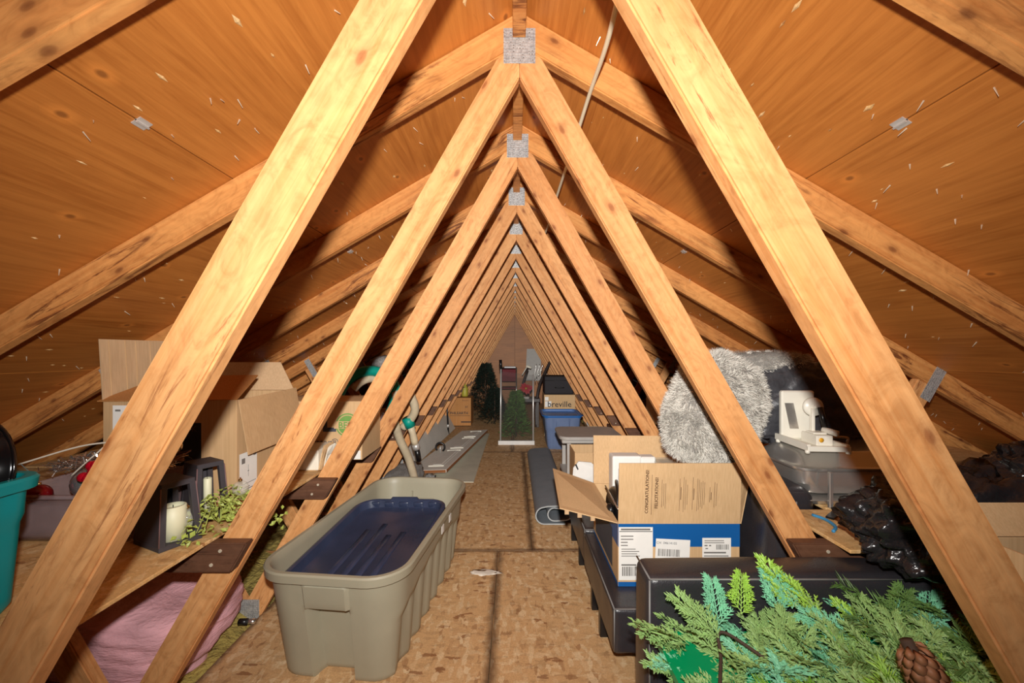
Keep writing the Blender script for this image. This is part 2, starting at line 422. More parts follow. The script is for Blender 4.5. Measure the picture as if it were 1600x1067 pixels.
# ------------------------------------------------------------------ structure: roof trusses
CX = .017; APEX = 2.25; SL = .583; ANG = math.atan(SL)
TH = .038; DEP = .089; VD = DEP/math.cos(ANG)
Y0 = .67; SP = .61; NT_ = 15
YS = [Y0+SP*i for i in range(NT_)]
WSL = 1.745
def clip(poly, a, b, c):
    """keep a*x+b*z<=c"""
    out = []
    for i in range(len(poly)):
        p, q = poly[i], poly[(i+1)%len(poly)]; dp = a*p[0]+b*p[1]-c; dq = a*q[0]+b*q[1]-c
        if dp <= 0: out.append(p)
        if dp*dq < 0:
            t = dp/(dp-dq); out.append((p[0]+(q[0]-p[0])*t, p[1]+(q[1]-p[1])*t))
    return out
def stick_mesh(name, p0, p1, wid, th, clips=()):
    """board in the truss plane, local X along its length: returns mesh, matrix"""
    dx, dz = p1[0]-p0[0], p1[1]-p0[1]; L = math.hypot(dx, dz); ux, uz = dx/L, dz/L; nx, nz = -uz, ux
    e = .25; h = wid/2
    poly = [(p0[0]-ux*e+nx*h, p0[1]-uz*e+nz*h), (p1[0]+ux*e+nx*h, p1[1]+uz*e+nz*h), (p1[0]+ux*e-nx*h, p1[1]+uz*e-nz*h), (p0[0]-ux*e-nx*h, p0[1]-uz*e-nz*h)]
    if not clips:
        poly = [(p0[0]+nx*h, p0[1]+nz*h), (p1[0]+nx*h, p1[1]+nz*h), (p1[0]-nx*h, p1[1]-nz*h), (p0[0]-nx*h, p0[1]-nz*h)]
    for c in clips: poly = clip(poly, *c)
    loc = [((x-p0[0])*ux+(z-p0[1])*uz, (x-p0[0])*nx+(z-p0[1])*nz) for x, z in poly]
    k = len(loc); bm = bmesh.new()
    A = [bm.verts.new((a, -th/2, b)) for a, b in loc]; B = [bm.verts.new((a, th/2, b)) for a, b in loc]
    bm.faces.new(A); bm.faces.new(B[::-1])
    for i in range(k): bm.faces.new((A[i], B[i], B[(i+1)%k], A[(i+1)%k]))
    bmesh.ops.recalc_face_normals(bm, faces=bm.faces)
    bmesh.ops.bevel(bm, geom=list(bm.edges), offset=.004, segments=2, affect='EDGES', clamp_overlap=True)
    me = D.meshes.new(name); bm.to_mesh(me); bm.free()
    return me, Matrix.Translation((p0[0], 0, p0[1])) @ Matrix.Rotation(-math.atan2(dz, dx), 4, 'Y')
SH = .64; OT = .011; CT = SH-OT          # shelf top height, board thickness, cleat top
EAVE = (APEX)/SL
parts = []    # (name, mesh, matrix, material, min truss, y offset)
for s in (-1, 1):
    top0 = (CX, APEX-VD/2); top1 = (CX+s*EAVE, APEX-VD/2-SL*EAVE)
    me, m = stick_mesh('rafter', top0, top1, DEP, TH, [(-s, 0, -s*CX), (0, -1, .12), (s, 0, s*CX+EAVE)])
    parts.append(('rafter', me, m, 'rafter', 0, 0))
    # king webs from the peak to the lower joint
    wtop = (CX+s*.02, 2.10); wbot = (CX+s*(.02+2.12/WSL), 2.10-2.12)
    me, m = stick_mesh('web', wtop, wbot, DEP, TH, [(-s, 0, -s*CX-.0005), (s*SL, 1, APEX-VD-.001+s*SL*CX), (0, -1, .02)])
    parts.append(('web', me, m, 'lumber', 0, 0))
    # outer webs
    o0 = (CX+s*1.262, .0); o1 = (CX+s*1.87, APEX-VD-SL*1.87)
    wl = WSL*s
    me, m = stick_mesh('outer_web', o0, o1, DEP, TH, [(s*SL, 1, APEX-VD-.001+s*SL*CX), (0, -1, .02), (-s*WSL, -1, -(2.10+s*WSL*(CX+s*.02))-.09)])
    parts.append(('outer_web', me, m, 'lumber', 0, 0))
    # cleat that carries the shelf
    zc = CT-DEP/2; xin = .02+(2.10-zc)/WSL
    ew = DEP/2*math.sqrt(1+1/WSL**2)
    me, m = stick_mesh('cleat', (CX+s*xin, zc), (CX+s*1.62, zc), DEP, TH, [(-s*WSL, -1, -(2.10+s*WSL*(CX+s*.02))+ew*WSL-.004), (s, 0, s*CX+1.62)])
    parts.append(('cleat', me, m, 'cleat', 0, -TH-.0005))
me, m = stick_mesh('bottom_chord', (-EAVE+.1, -.02-DEP/2), (EAVE-.1, -.02-DEP/2), DEP, TH)
parts.append(('bottom_chord', me, m, 'lumber', 0, 0))
def plate_mesh(w, h):
    bm = bmesh.new(); bmesh.ops.create_cube(bm, size=1)
    for v in bm.verts: v.co = Vector((v.co.x*w, v.co.y*.0016, v.co.z*h))
    me = D.meshes.new('gusset_plate'); bm.to_mesh(me); bm.free(); return me
pm = plate_mesh(.098, .108); pm2 = plate_mesh(.14, .1)
parts.append(('gusset_plate', pm, Matrix.Translation((CX, 0, 2.142)), 'plate', 0, -TH/2-.0009))
for s in (-1, 1):
    parts.append(('gusset_plate', pm2, Matrix.Translation((CX+s*1.25, 0, .02)), 'plate', 0, -TH/2-.0009))
    parts.append(('gusset_plate', plate_mesh(.05, .17), Matrix.Translation((CX+s*(1.9 if s > 0 else 1.85), 0, APEX-VD-SL*1.87-.0)) @ Matrix.Rotation(s*.52, 4, 'Y'), 'plate', 0, -TH/2-.0009))
nm = D.meshes.new('nail_head'); bm = bmesh.new(); bmesh.ops.create_cone(bm, segments=8, radius1=.0055, radius2=.005, depth=.003, cap_ends=True, matrix=Matrix.Rotation(math.pi/2, 4, 'X')); bm.to_mesh(nm); bm.free(); nm.materials.append(M['nail'])
for n_, me, *_ in parts:
    if not me.materials: me.materials.append(M[_[1]])
ORD = ['nearest', 'second', 'third', 'fourth', 'fifth', 'sixth', 'seventh', 'eighth', 'ninth', 'tenth', 'eleventh', 'twelfth', 'thirteenth', 'fourteenth', 'farthest']
for i, y in enumerate(YS):
    lab = 'nearest roof truss, its wide webs framing the whole view' if i == 0 else ('farthest roof truss just in front of the plywood end wall' if i == NT_-1 else f'{ORD[i]} roof truss back from the camera, with galvanised peak plate')
    t = thing('roof_truss', lab, 'roof truss', (0, y, 0), 'roof trusses along the attic')
    for (n_, me, m, mt, mn, yo) in parts:
        if i > 9 and n_ in ('bottom_chord',): pass
        o = D.objects.new(n_, me); COL.objects.link(o); o.parent = t
        o.matrix_basis = Matrix.Translation((0, yo, 0)) @ m
        if n_ == 'cleat' and i < 8:
            for a, b in ((.05, .02), (.045, -.022)):
                s = -1 if m.translation.x < 0 else 1
                nl = D.objects.new('nail_head', nm); COL.objects.link(nl); nl.parent = o
                nl.location = (a+(.012 if b > 0 else -.01)-.03, -TH/2-.001, b)

# ridge blocks between the trusses
for i in range(NT_-1):
    me_y0 = YS[i]+TH/2+.001; me_y1 = YS[i+1]-TH/2-.003
    o = box('ridge_block', (CX-.021, CX+.019), (me_y0, me_y1), (2.165, 2.235), 'rafter', None, .002)
    tag(o, f'short ridge block of lumber ending at the peak plate of the {ORD[i+1]} truss', 'wood block', 'ridge blocks under the peak')

# ------------------------------------------------------------------ roof deck
LROW = [.885, 1.94, 2.99, EAVE]
def deck(side, s):
    root = thing(f'ceiling_{side}', None, None, (0,0,0), None, 'structure')
    cosA, sinA = math.cos(ANG), math.sin(ANG)
    def P(x, y, n): return Vector((CX+s*(x+n*sinA), y, APEX-SL*x+n*cosA))
    x0 = 0
    for r, x1 in enumerate(LROW):
        ys = -1.5 - (1.22 if r%2 else 0) + (.06 if s > 0 else 0); y = ys
        # panel ends fall on trusses
        cuts = [-1.4, YS[1]+(0 if r%2 else 2*SP), YS[5]+(0 if r%2 else 2*SP), YS[9]+(0 if r%2 else 2*SP), 9.62]
        for a, b in zip(cuts, cuts[1:]):
            b = min(b, 9.62)
            if b-a < .1: continue
            g = .0014
            c = P((x0+x1)/2, (a+b)/2, .006)
            W = (x1-x0)/cosA/2-g; H = (b-a)/2-g
            o = mk('plywood_panel', [(i*H, j*W, k*.006) for i in (-1,1) for j in (-1,1) for k in (-1,1)], BF, 'ply', None, False, .0012)
            zx = Vector((0,1,0)); zn = Vector((s*sinA, 0, cosA)); zy = zn.cross(zx)
            m = Matrix((zx, zy, zn)).transposed().to_4x4(); m.translation = c
            o.parent = root; o.matrix_basis = m
        x0 = x1
    # roofing nails and staples poking through the sheathing
    V = []; F = []; q = random.Random(11+s)
    for _ in range(400):
        x = q.uniform(.05, 2.6); y = q.uniform(.35, 4.6)
        if min(abs(y-t) for t in YS) < .03: continue
        p = P(x, y, -.0002); nrm = -Vector((s*sinA, 0, cosA)); t = (nrm+Vector((q.uniform(-.8,.8), q.uniform(-.8,.8), q.uniform(-.5,.2)))).normalized()
        L = q.uniform(.012, .024); w = q.uniform(.0014, .0022)
        u = t.orthogonal().normalized()*w; v = t.cross(u).normalized()*w; i = len(V)
        V += [p+u, p+v, p-u, p-v, p+t*L+u*.3, p+t*L+v*.3, p+t*L-u*.3, p+t*L-v*.3]
        F += [(i+a, i+(a+1)%4, i+4+(a+1)%4, i+4+a) for a in range(4)]+[(i+4, i+5, i+6, i+7)]
    o = mk('roofing_nails', V, F, 'nail', root); o['kind'] = 'stuff'
    # torn splinters round the nails
    V = []; F = []
    for _ in range(280):
        x = q.uniform(.05, 2.6); y = q.uniform(.35, 4.6); p = P(x, y, -.0012); a = q.uniform(.006, .018); b = a*q.uniform(.2, .42)
        i = len(V); V += [p+Vector((0, a, 0)), p+Vector((s*b*cosA, 0, -b*sinA)), p-Vector((0, a, 0)), p-Vector((s*b*cosA, 0, -b*sinA)), P(x, y, -.004)]
        F += [(i, i+1, i+4), (i+1, i+2, i+4), (i+2, i+3, i+4), (i+3, i, i+4)]
    o = mk('wood_splinters', V, F, 'osb2', root); o['kind'] = 'stuff'
    for i in range(5):
        y = YS[i]+SP*.5-.02
        c = P(.885, y, -.0015)
        zx = Vector((0,1,0)); zn = Vector((s*sinA, 0, cosA)); zy = zn.cross(zx)
        o = mk('panel_clip', [(a*.016, b*.013, k*.0012) for a in (-1,1) for b in (-1,1) for k in (-1,1)]+[(a*.016, b*.002, k*.004-.002) for a in (-1,1) for b in (-1,1) for k in (-1,1)], BF+[tuple(j+8 for j in f) for f in BF], 'alu', None)
        m = Matrix((zx, zy, zn)).transposed().to_4x4(); m.translation = c
        o.parent = root; o.matrix_basis = m
deck('left', -1); deck('right', 1)

# ------------------------------------------------------------------ end wall, floor
wall = thing('wall_back', None, None, (0, 9.62, 0), None, 'structure')
for a, b in ((-3.9, -1.2), (-1.2, .02), (.02, 1.24), (1.24, 3.9)):
    zt = lambda x: APEX-SL*abs(x-CX)
    pts = [(a, 0), (b, 0), (b, max(zt(b), .01))] + ([(CX, APEX)] if a < CX < b else []) + [(a, max(zt(a), .01))]
    panel('wall_panel', [(x+.002*(1 if x == a else -1 if x == b else 0), 9.64, z-.1) for x, z in pts], .012, 'gable', wall)

floor = thing('floor', None, None, (0,0,0), None, 'structure')
def sheet(x, y, parent, z0, z1, mat, name='strand_board_sheet', g=.0012):
    cx, cy = sum(x)/2, sum(y)/2
    o = box(name, (x[0]-cx+g, x[1]-cx-g), (y[0]-cy+g, y[1]-cy-g), (z0, z1), mat, None, .002)
    o.parent = parent; o.location = (cx, cy, 0); return o
for x, y in [((-1.16,-.093), (.04,2.48)), ((-.093,1.127), (.04,2.48)), ((-1.11,.11), (2.48,4.92)), ((.11,1.16), (2.48,4.92)),
             ((-1.14,-.02), (4.92,7.36)), ((-.02,1.16), (4.92,7.36)), ((-1.12,.1), (7.36,9.6)), ((.1,1.16), (7.36,9.6)), ((-1.16,-.02), (-1.4,.04)), ((-.02,1.16), (-1.4,.04))]:
    sheet(x, y, floor, -.018, 0, 'osb')
sub = box('ceiling_drywall', (-4, 4), (-1.5, 9.7), (-.14, -.115), 'card2', None, 0); sub.name = 'floor_drywall'; tag(sub, kind='structure')

def field(name, x0, x1, y0, y1, z, amp, freq, nx, ny, mat, parent=None, thick=.08, seed=0):
    V = []; F = []
    for j in range(ny+1):
        for i in range(nx+1):
            x = x0+(x1-x0)*i/nx; y = y0+(y1-y0)*j/ny
            V.append((x, y, z+amp*noise.fractal(Vector((x*freq+seed, y*freq, seed)), 1.0, 2.0, 4)))
    for j in range(ny):
        for i in range(nx):
            a = j*(nx+1)+i; F.append((a, a+1, a+nx+2, a+nx+1))
    return mk(name, V, F, mat, parent, True)
for s, lab in ((-1, 'yellow fibreglass insulation between the joists under the left shelf'), (1, 'yellow fibreglass insulation between the joists beyond the right floor edge')):
    for k in range(NT_-1):
        pass
    o = field('attic_insulation', *( (-3.6, -1.17) if s < 0 else (1.17, 3.6)), -1.2, 9.6, -.02, .05, 5, 60, 200, 'yellow', None, seed=s)
    tag(o, lab, 'insulation', None, 'stuff')

# shelves of strand board carried by the cleats
o = sheet((-2.7, -.905), (.22, 1.99), None, CT, SH, 'osb2', 'shelf_board'); tag(o, 'strand board shelf on the left, carrying the teal tote and lanterns', 'shelf')
o = sheet((1.1, 2.6), (.3, 1.155), None, CT, SH, 'osb2', 'shelf_board'); tag(o, 'strand board shelf on the right under the black garbage bag', 'shelf')
o = sheet((.95, 2.6), (1.157, 1.46), None, CT, SH, 'osb2', 'shelf_board'); tag(o, 'narrow strand board strip on the right shelf carrying the blue cord', 'shelf')
o = sheet((1.12, 2.6), (1.47, 3.6), None, CT, SH, 'osb2', 'shelf_board'); tag(o, 'strand board shelf on the right under the steel roasting pans', 'shelf')
o = sheet((-2.4, -1.0), (2.0, 4.1), None, CT, SH, 'osb2', 'shelf_board'); tag(o, 'strand board shelf on the left behind the second truss under the hose', 'shelf')

# pale cable under the right rafters
o = tube('electric_cable', curve([(.222, .3, 1.965), (.226, .8, 1.975), (.238, 1.05, 1.99), (.236, 1.28, 2.005), (.226, 1.6, 1.985), (.224, 1.9, 2.0), (.214, 2.25, 1.985), (.22, 2.5, 2.0), (.2, 3.1, 2.0), (.21, 3.72, 2.0), (.2, 4.3, 2.0)], 6), .0065, 'cable', None, 8)
tag(o, 'pale electric cable slung under the right rafters towards the back', 'cable')

# ------------------------------------------------------------------ plastic totes
def rring(hx, hy, r, n=8, m=26):
    """rounded rectangle, points with outward normals, dense along the sides"""
    out = []
    for k, (sx, sy, a0) in enumerate(((1,-1,-math.pi/2), (1,1,0), (-1,1,math.pi/2), (-1,-1,math.pi))):
        for i in range(n+1):
            a = a0+math.pi/2*i/n
            out.append((sx*(hx-r)+r*math.cos(a), sy*(hy-r)+r*math.sin(a), math.cos(a), math.sin(a)))
        # straight run to next corner
        nx_ = [(1,1),(-1,1),(-1,-1),(1,-1)][k]; a1 = a0+math.pi/2
        p = out[-1]; q = (nx_[0]*(hx-r)+r*math.cos(a1), nx_[1]*(hy-r)+r*math.sin(a1))
        for i in range(1, m):
            t = i/m; out.append((p[0]+(q[0]-p[0])*t, p[1]+(q[1]-p[1])*t, math.cos(a1), math.sin(a1)))
    return out
def tub(name, mw, hx, hy, H, mat, parent, taper=.88, r=.08, lip=.018, wall=.006, inset=None, lips=.03, nz=14):
    rings = []
    for k in range(nz+1):
        z = (H-lips)*k/nz; f = taper+(1-taper)*z/H; g = rring(hx*f, hy*f, r*(.8+.2*z/H)); row = []
        for (x, y, nx, ny) in g:
            d = inset(x, y, z, nx, ny) if inset else 0
            if z < .012: d += .012-z
            row.append(Vector((x-nx*d, y-ny*d, z)))
        rings.append(row)
    def flat(s, z): return [Vector((x+nx*s, y+ny*s, z)) for x, y, nx, ny in rring(hx, hy, r)]
    rings += [flat(lip, H-lips), flat(lip+.003, H-.006), flat(lip-.002, H), flat(0, H), flat(-wall, H-.006)]
    for k in range(nz, -1, -1):
        z = (H-lips)*k/nz; f = taper+(1-taper)*z/H
        row = []
        for x, y, nx, ny in rring(hx*f, hy*f, r*(.8+.2*z/H)):
            d = wall+(max(0, inset(x, y, z, nx, ny)) if inset else 0)+(.012 if z < .012 else 0); row.append(Vector((x-nx*d, y-ny*d, max(z, .008))))
        rings.append(row)
    n = len(rings[0]); V = [mw @ v for row in rings for v in row]; F = []
    for i in range(len(rings)-1):
        for j in range(n): F.append((i*n+j, i*n+(j+1)%n, (i+1)*n+(j+1)%n, (i+1)*n+j))
    F += [tuple(range(n)), tuple(range((len(rings)-1)*n, len(rings)*n))]
    return mk(name, V, F, mat, parent, True)
def autosmooth(o, ang=.6):
    me = o.data
    bm = bmesh.new(); bm.from_mesh(me)
    for e in bm.edges:
        if len(e.link_faces) == 2 and e.calc_face_angle(0) > ang: e.smooth = False
    bm.to_mesh(me); bm.free()

# large taupe bin on the floor
BC = Matrix.Translation((-.605, 1.965, 0)) @ Matrix.Rotation(math.radians(-6), 4, 'Z')
t = thing('storage_bin', 'large taupe plastic storage bin standing open on the attic floor', 'storage bin', (-.605, 1.965, 0))
def sm(a, b, x): x = min(1, max(0, (x-a)/(b-a))); return x*x*(3-2*x)
def bin_inset(x, y, z, nx, ny):
    d = 0
    if abs(ny) > .9:      # ends: recess below the grip
        d += .055*(1-sm(.066, .080, abs(x)))*(1-sm(.275, .30, z)); d -= .012*(1-sm(.075, .082, abs(x)))*sm(.28, .30, z)*(1-sm(.385, .395, z))
    if abs(nx) > .9:      # flutes along the sides under an arched line
        top = .30-.08*abs(y/.5)**2
        d += .022*(.5+.5*math.cos(y*2*math.pi/.125))*(1-sm(top-.02, top+.01, z)) + .006*(1-sm(top-.02, top+.01, z))
    return d
o = tub('bin_body', BC, .262, .545, .43, 'taupe', t, .87, .12, .016, .006, bin_inset, .034, 28); autosmooth(o, .7)
for yy in (-.06, .07):
    mk('sticker_tab', [BC @ Vector((.262+.0195+c*.002, yy+a, .40-b)) for a in (0, .035) for b in (0, .035) for c in (0, 1)], BF, 'white', t)
box_pts = [BC @ Vector((a, .512-c, b)) for a in (-.06, .07) for c in (0, .006) for b in (.315, .32)]
mk('grip_ledge', box_pts, BF, 'taupe', t, False, .001)
mk('grip_ledge', [BC @ Vector((a, .515-c, b)) for a in (-.068, -.06) for c in (0, .012) for b in (.28, .36)], BF, 'taupe', t, False, .001)

t = thing('bin_lid', 'navy plastic bin lid lying tilted inside the taupe bin', 'lid', (-.62, 1.85, .33))
LM = BC @ Matrix.Translation((-.0, -.13, .335)) @ Matrix.Rotation(math.radians(5), 4, 'X') @ Matrix.Rotation(math.radians(-2), 4, 'Y')
def ridge(x, y, z, nx, ny): return 0
rings = []
for s_, z in ((.0, .0), (.0, .045), (-.012, .05), (-.02, .045), (-.03, .012), (-.05, .006)):
    rings.append([LM @ Vector((x+nx*s_, y+ny*s_, z + (.012 if (abs(x) < .07 and y > .2 and z > .03) else 0))) for x, y, nx, ny in rring(.243, .37, .10)])
n = len(rings[0]); V = [v for r_ in rings for v in r_]; F = [(i*n+j, i*n+(j+1)%n, (i+1)*n+(j+1)%n, (i+1)*n+j) for i in range(len(rings)-1) for j in range(n)]+[tuple(range((len(rings)-1)*n, len(rings)*n)), tuple(range(n))]
o = mk('lid_shell', V, F, 'navy', t, True); autosmooth(o, .6)
for i in range(4):
    x = -.09+.06*i
    mk('lid_rib', [LM @ Vector((x+a, b, c)) for a in (-.014, .014) for b in (-.24, .12+.06*math.sin(i*2)) for c in (.003, .0095)], BF, 'navy', t, True, .003)
for a in range(5):
    x = -.16+a*.08; mk('lid_tab', [LM @ Vector((x+q, .347+b, c)) for q in (-.026, .026) for b in (-.008, .004) for c in (.012, .04)], BF, 'navy', t, True, .003)

# teal tote on the left shelf
t = thing('storage_tote', 'teal plastic tote at the left frame edge, on the shelf', 'tote', (-1.30, .71, SH))
def tote_inset(x, y, z, nx, ny):
    return -.006*sm(.2, .21, z)+(.004*(.5+.5*math.cos(y*90)) if z > .22 else 0)
o = tub('tote_body', Matrix.Translation((-1.30, .71, SH)), .235, .205, .29, 'teal', t, .92, .04, .018, .005, tote_inset, .026); autosmooth(o)
t = thing('roasting_pan', 'black enamel round pan standing on edge in the teal tote', 'pan', (-1.24, .84, .80))
o = lathe('pan_body', [(.06, .05), (.14, .047), (.165, .03), (.172, .0), (.185, -.004), (.186, .0), (.176, .004), (.168, .034), (.142, .052), (.0, .055)], 'enamel', t, 40, T(-1.185, .882, .935, math.radians(80), 0, math.radians(-6), .645))
tube('rim', [T(-1.185, .882, .935, math.radians(80), 0, math.radians(-6), .645) @ Vector((.186*math.cos(a*math.pi/24), .186*math.sin(a*math.pi/24), -.002)) for a in range(48)], .004, 'enamel', t, 6, True)

# clear bin with ornaments
t = thing('ornament_bin', 'clear plastic bin of Christmas ornaments beside the teal tote', 'bin', (-1.30, 1.33, SH))
tub('bin_body', Matrix.Translation((-1.32, 1.34, SH)), .20, .15, .145, 'clearp', t, .92, .035, .01, .003, None, .012, 6)
def ball(name, p, r, mat, label, cat='ornament', grp=None, cap=True):
    t = thing(name, label, cat, (p[0], p[1], p[2]-r), grp)
    blob('ball', p, (r, r, r), mat, t, 3, 0, 1)
    if cap: lathe('cap', [(.006, 0), (.006, .008), (.002, .009), (.002, .014)], 'gold', t, 10, T(p[0], p[1], p[2]+r-.002))
ball('ornament', (-1.335, 1.29, .79), .046, 'silver', 'silver bauble on top of the clear ornament bin')
ball('ornament', (-1.415, 1.22, .775), .030, 'darkred', 'dark red glass bauble beside the teal tote rim')
t = thing('berry_cluster', 'cluster of shiny red berries on the clear ornament bin', 'ornament', (-1.19, 1.21, .8))
for k in range(15):
    a = R.random()*6.28; c = Vector((-1.262+.025*math.cos(a)*R.random()+.0015*k, 1.21+.02*R.random(), .815+.055*k/15))
    blob('berry', c, (.015,)*3, 'redb', t, 2, 0, 1)
V = []; F = []; q = random.Random(3)
for k in range(1500):
    a = q.uniform(-1, 1); c = Vector((-1.31+.17*a, 1.36+q.gauss(0, .04), .82+.045*q.random()*(1-.4*abs(a))))
    d = Vector((q.gauss(0,1), q.gauss(0,1), q.gauss(0,.5))).normalized()*q.uniform(.008, .02); w = d.orthogonal().normalized()*.0012
    i = len(V); V += [c-d-w, c-d+w, c+d+w, c+d-w]; F.append((i, i+1, i+2, i+3))
o = mk('tinsel_garland', V, F, 'tinsel'); tag(o, 'heap of silver tinsel behind the red berries and teal tote', 'tinsel', None, 'stuff')
o = tube('light_string', curve([(-1.50, 1.24, .86), (-1.38, 1.30, .90), (-1.27, 1.33, .915), (-1.20, 1.36, .945), (-1.14, 1.38, .955), (-1.09, 1.38, .94)], 8), .0028, 'wire', None, 6); tag(o, 'pale wire arching from the teal tote over the tinsel', 'wire')
o = tube('light_string', curve([(-1.32, 1.22, .83), (-1.26, 1.23, .89), (-1.21, 1.25, .935), (-1.15, 1.28, .92), (-1.17, 1.22, .86), (-1.24, 1.19, .785), (-1.18, 1.17, .755)], 8), .0022, 'wire', None, 6); tag(o, 'looped grey wire hanging over the silver bauble', 'wire')

# ------------------------------------------------------------------ lanterns
def lantern(name, label, cx, cy, w, d, h, rot, grp, tall=False):
    t = thing(name, label, 'lantern', (cx, cy, SH), grp)
    m = Matrix.Translation((cx, cy, SH)) @ Matrix.Rotation(rot, 4, 'Z'); tp = .78
    def ring(f, z, e=0): return [m @ Vector((sx*(w/2*f-e), sy*(d/2*f-e), z)) for sx, sy in ((-1,-1),(1,-1),(1,1),(-1,1))]
    def frust(nm, z0, z1, f0, f1, mat): 
        a, b = ring(f0, z0), ring(f1, z1); mk(nm, a+b, [(0,1,2,3), (4,5,6,7)]+[(i, (i+1)%4, 4+(i+1)%4, 4+i) for i in range(4)], mat, t, False, .0015)
    frust('base', 0, .014, 1, .985, 'lantern'); frust('top', h-.016, h, tp+.01, tp, 'lantern')
    lerp = lambda z: 1+(tp-1)*z/h
    e = .016
    for i, (sx, sy) in enumerate(((-1,-1),(1,-1),(1,1),(-1,1))):
        def pt(z, ex, ey): f = lerp(z); return m @ Vector((sx*(w/2*f-ex), sy*(d/2*f-ey), z))
        v = [pt(z, ex, ey) for ex in (0, e) for ey in (0, e) for z in (.012, h-.01)]
        mk('corner_post', v, BF, 'lantern', t, False, .001)
        tube('trim_strip', [pt(.014, 0, 0), pt(h-.012, 0, 0)], .0017, 'lanedge', t, 5)
    # closed dark side and back
    for (i, j) in ((3, 0), (0, 1)):
        a, b = ring(lerp(.012), .012, .004), ring(lerp(h-.012), h-.012, .004)
        p = [a[i], a[j], b[j], b[i]]; panel('side_panel', p, .003, 'lantern', t)
    c = .032 if not tall else .012; ch = .095 if not tall else .12
    lathe('candle', [(c, .0), (c, ch), (c*.85, ch+.002), (c*.8, ch-.008), (.002, ch-.01)], 'candle', t, 24, m @ Matrix.Translation((w*.18 if not tall else w*.2, 0, .014)))
    a = m @ Vector((w*.18, 0, .014+ch-.01)); tube('wick', [a, a+Vector((0,0,.012))], .0012, 'ink', t, 5)
lantern('candle_lantern', 'charcoal tapered lantern holding a thick ivory candle at the shelf edge', -1.025, 1.215, .14, .11, .185, math.radians(-25), 'charcoal lanterns')
lantern('candle_lantern', 'charcoal lantern with a thin taper candle behind the other lantern', -1.055, 1.395, .12, .10, .19, math.radians(-30), 'charcoal lanterns', True)

t = thing('floral_pick', 'brown leafy floral pick with a gold bauble lying on the lanterns', 'decoration', (-1.06, 1.22, .83))
for k in range(16):
    a = R.uniform(0, 6.28); c = Vector((-1.07+R.uniform(-.05,.05), 1.22+R.uniform(-.04,.05), .845+R.uniform(0,.05))); d = Vector((math.cos(a), math.sin(a)*.5, R.uniform(-.2,.4)))*.045; w = d.cross(Vector((0,0,1))).normalized()*.014
    mk('leaf', [c-d*.5, c+w+Vector((0,0,.004)), c+d, c-w, c+Vector((0,0,-.006))], [(0,1,4), (1,2,4), (2,3,4), (3,0,4)], 'brownleaf', t, True)
tube('twig', [(-1.10, 1.16, .83), (-1.03, 1.2, .86), (-.985, 1.25, .90)], .002, 'lanedge', t, 5)
blob('gold_ball', (-1.03, 1.24, .915), (.022,)*3, 'gold', t, 3, 0, 1)
blob('gold_ball', (-1.075, 1.25, .90), (.016,)*3, 'gold', t, 3, 0, 1)

# leafy plant with baubles
t = thing('faux_plant', 'light green artificial plant spilling over the left shelf edge', 'plant', (-.95, 1.32, SH))
lv = D.meshes.new('leaf'); lv.from_pydata([(0,0,0), (.006,.004,.002), (.012,0,0), (.006,-.004,.002), (.007,0,-.001)], [], [(0,1,4), (1,2,4), (2,3,4), (3,0,4)]); lv.materials.append(M['plant'])
for k in range(300):
    a = R.uniform(0, 6.28); rr = math.sqrt(R.random()); x = -.955+.085*rr*math.cos(a)*1.0; y = 1.33+.16*rr*math.sin(a); x += .02*(y-1.3)
    z = SH+.006+(.105*(1-rr*rr)+.01)*R.random()**.6
    if k > 286: x, y, z = -.83+R.uniform(-.02, .02), 1.45+R.uniform(-.06,.06), SH-.02+R.uniform(-.04,.03)
    o = D.objects.new('leaf', lv); COL.objects.link(o); o.parent = t
    o.matrix_basis = Matrix.Translation((x+.95, y-1.32, z-SH)) @ T(0,0,0, R.uniform(-.9,.9), R.uniform(-.9,.9), R.uniform(0,6.28), R.uniform(1.3, 2.1))
for k in range(22):
    a = R.uniform(0, 6.28); tube('stem', curve([(-.955, 1.33, SH+.004), (-.955+.04*math.cos(a), 1.33+.07*math.sin(a), SH+.075), (-.955+.075*math.cos(a), 1.33+.14*math.sin(a), SH+.03)], 5), .0012, 'plant', t, 4)
tube('stem', curve([(-.92, 1.42, SH+.04), (-.87, 1.44, SH+.03), (-.83, 1.45, SH-.05)], 5), .0012, 'plant', t, 4)
ball('glass_bauble', (-.985, 1.235, .70), .03, 'bauble', 'clear glass bauble in the green plant nearest the lantern', 'ornament', 'clear baubles in the plant')
ball('glass_bauble', (-.935, 1.40, .735), .025, 'bauble', 'clear glass bauble deeper in the green plant below the box label', 'ornament', 'clear baubles in the plant')

# ------------------------------------------------------------------ cardboard boxes
def carton(t, x, y, z, mat, inmat='cardin', th=.004, bottom=True):
    (x0, x1), (y0, y1), (z0, z1) = x, y, z
    box('front_wall', (x0, x1), (y0, y0+th), z, mat, t, .0012); box('back_wall', (x0, x1), (y1-th, y1), z, mat, t, .0012)
    box('side_wall', (x0, x0+th), (y0+th, y1-th), z, mat, t, 0); box('side_wall', (x1-th, x1), (y0+th, y1-th), z, mat, t, 0)
    box('bottom', (x0+th, x1-th), (y0+th, y1-th), (z0, z0+th), inmat, t, 0)
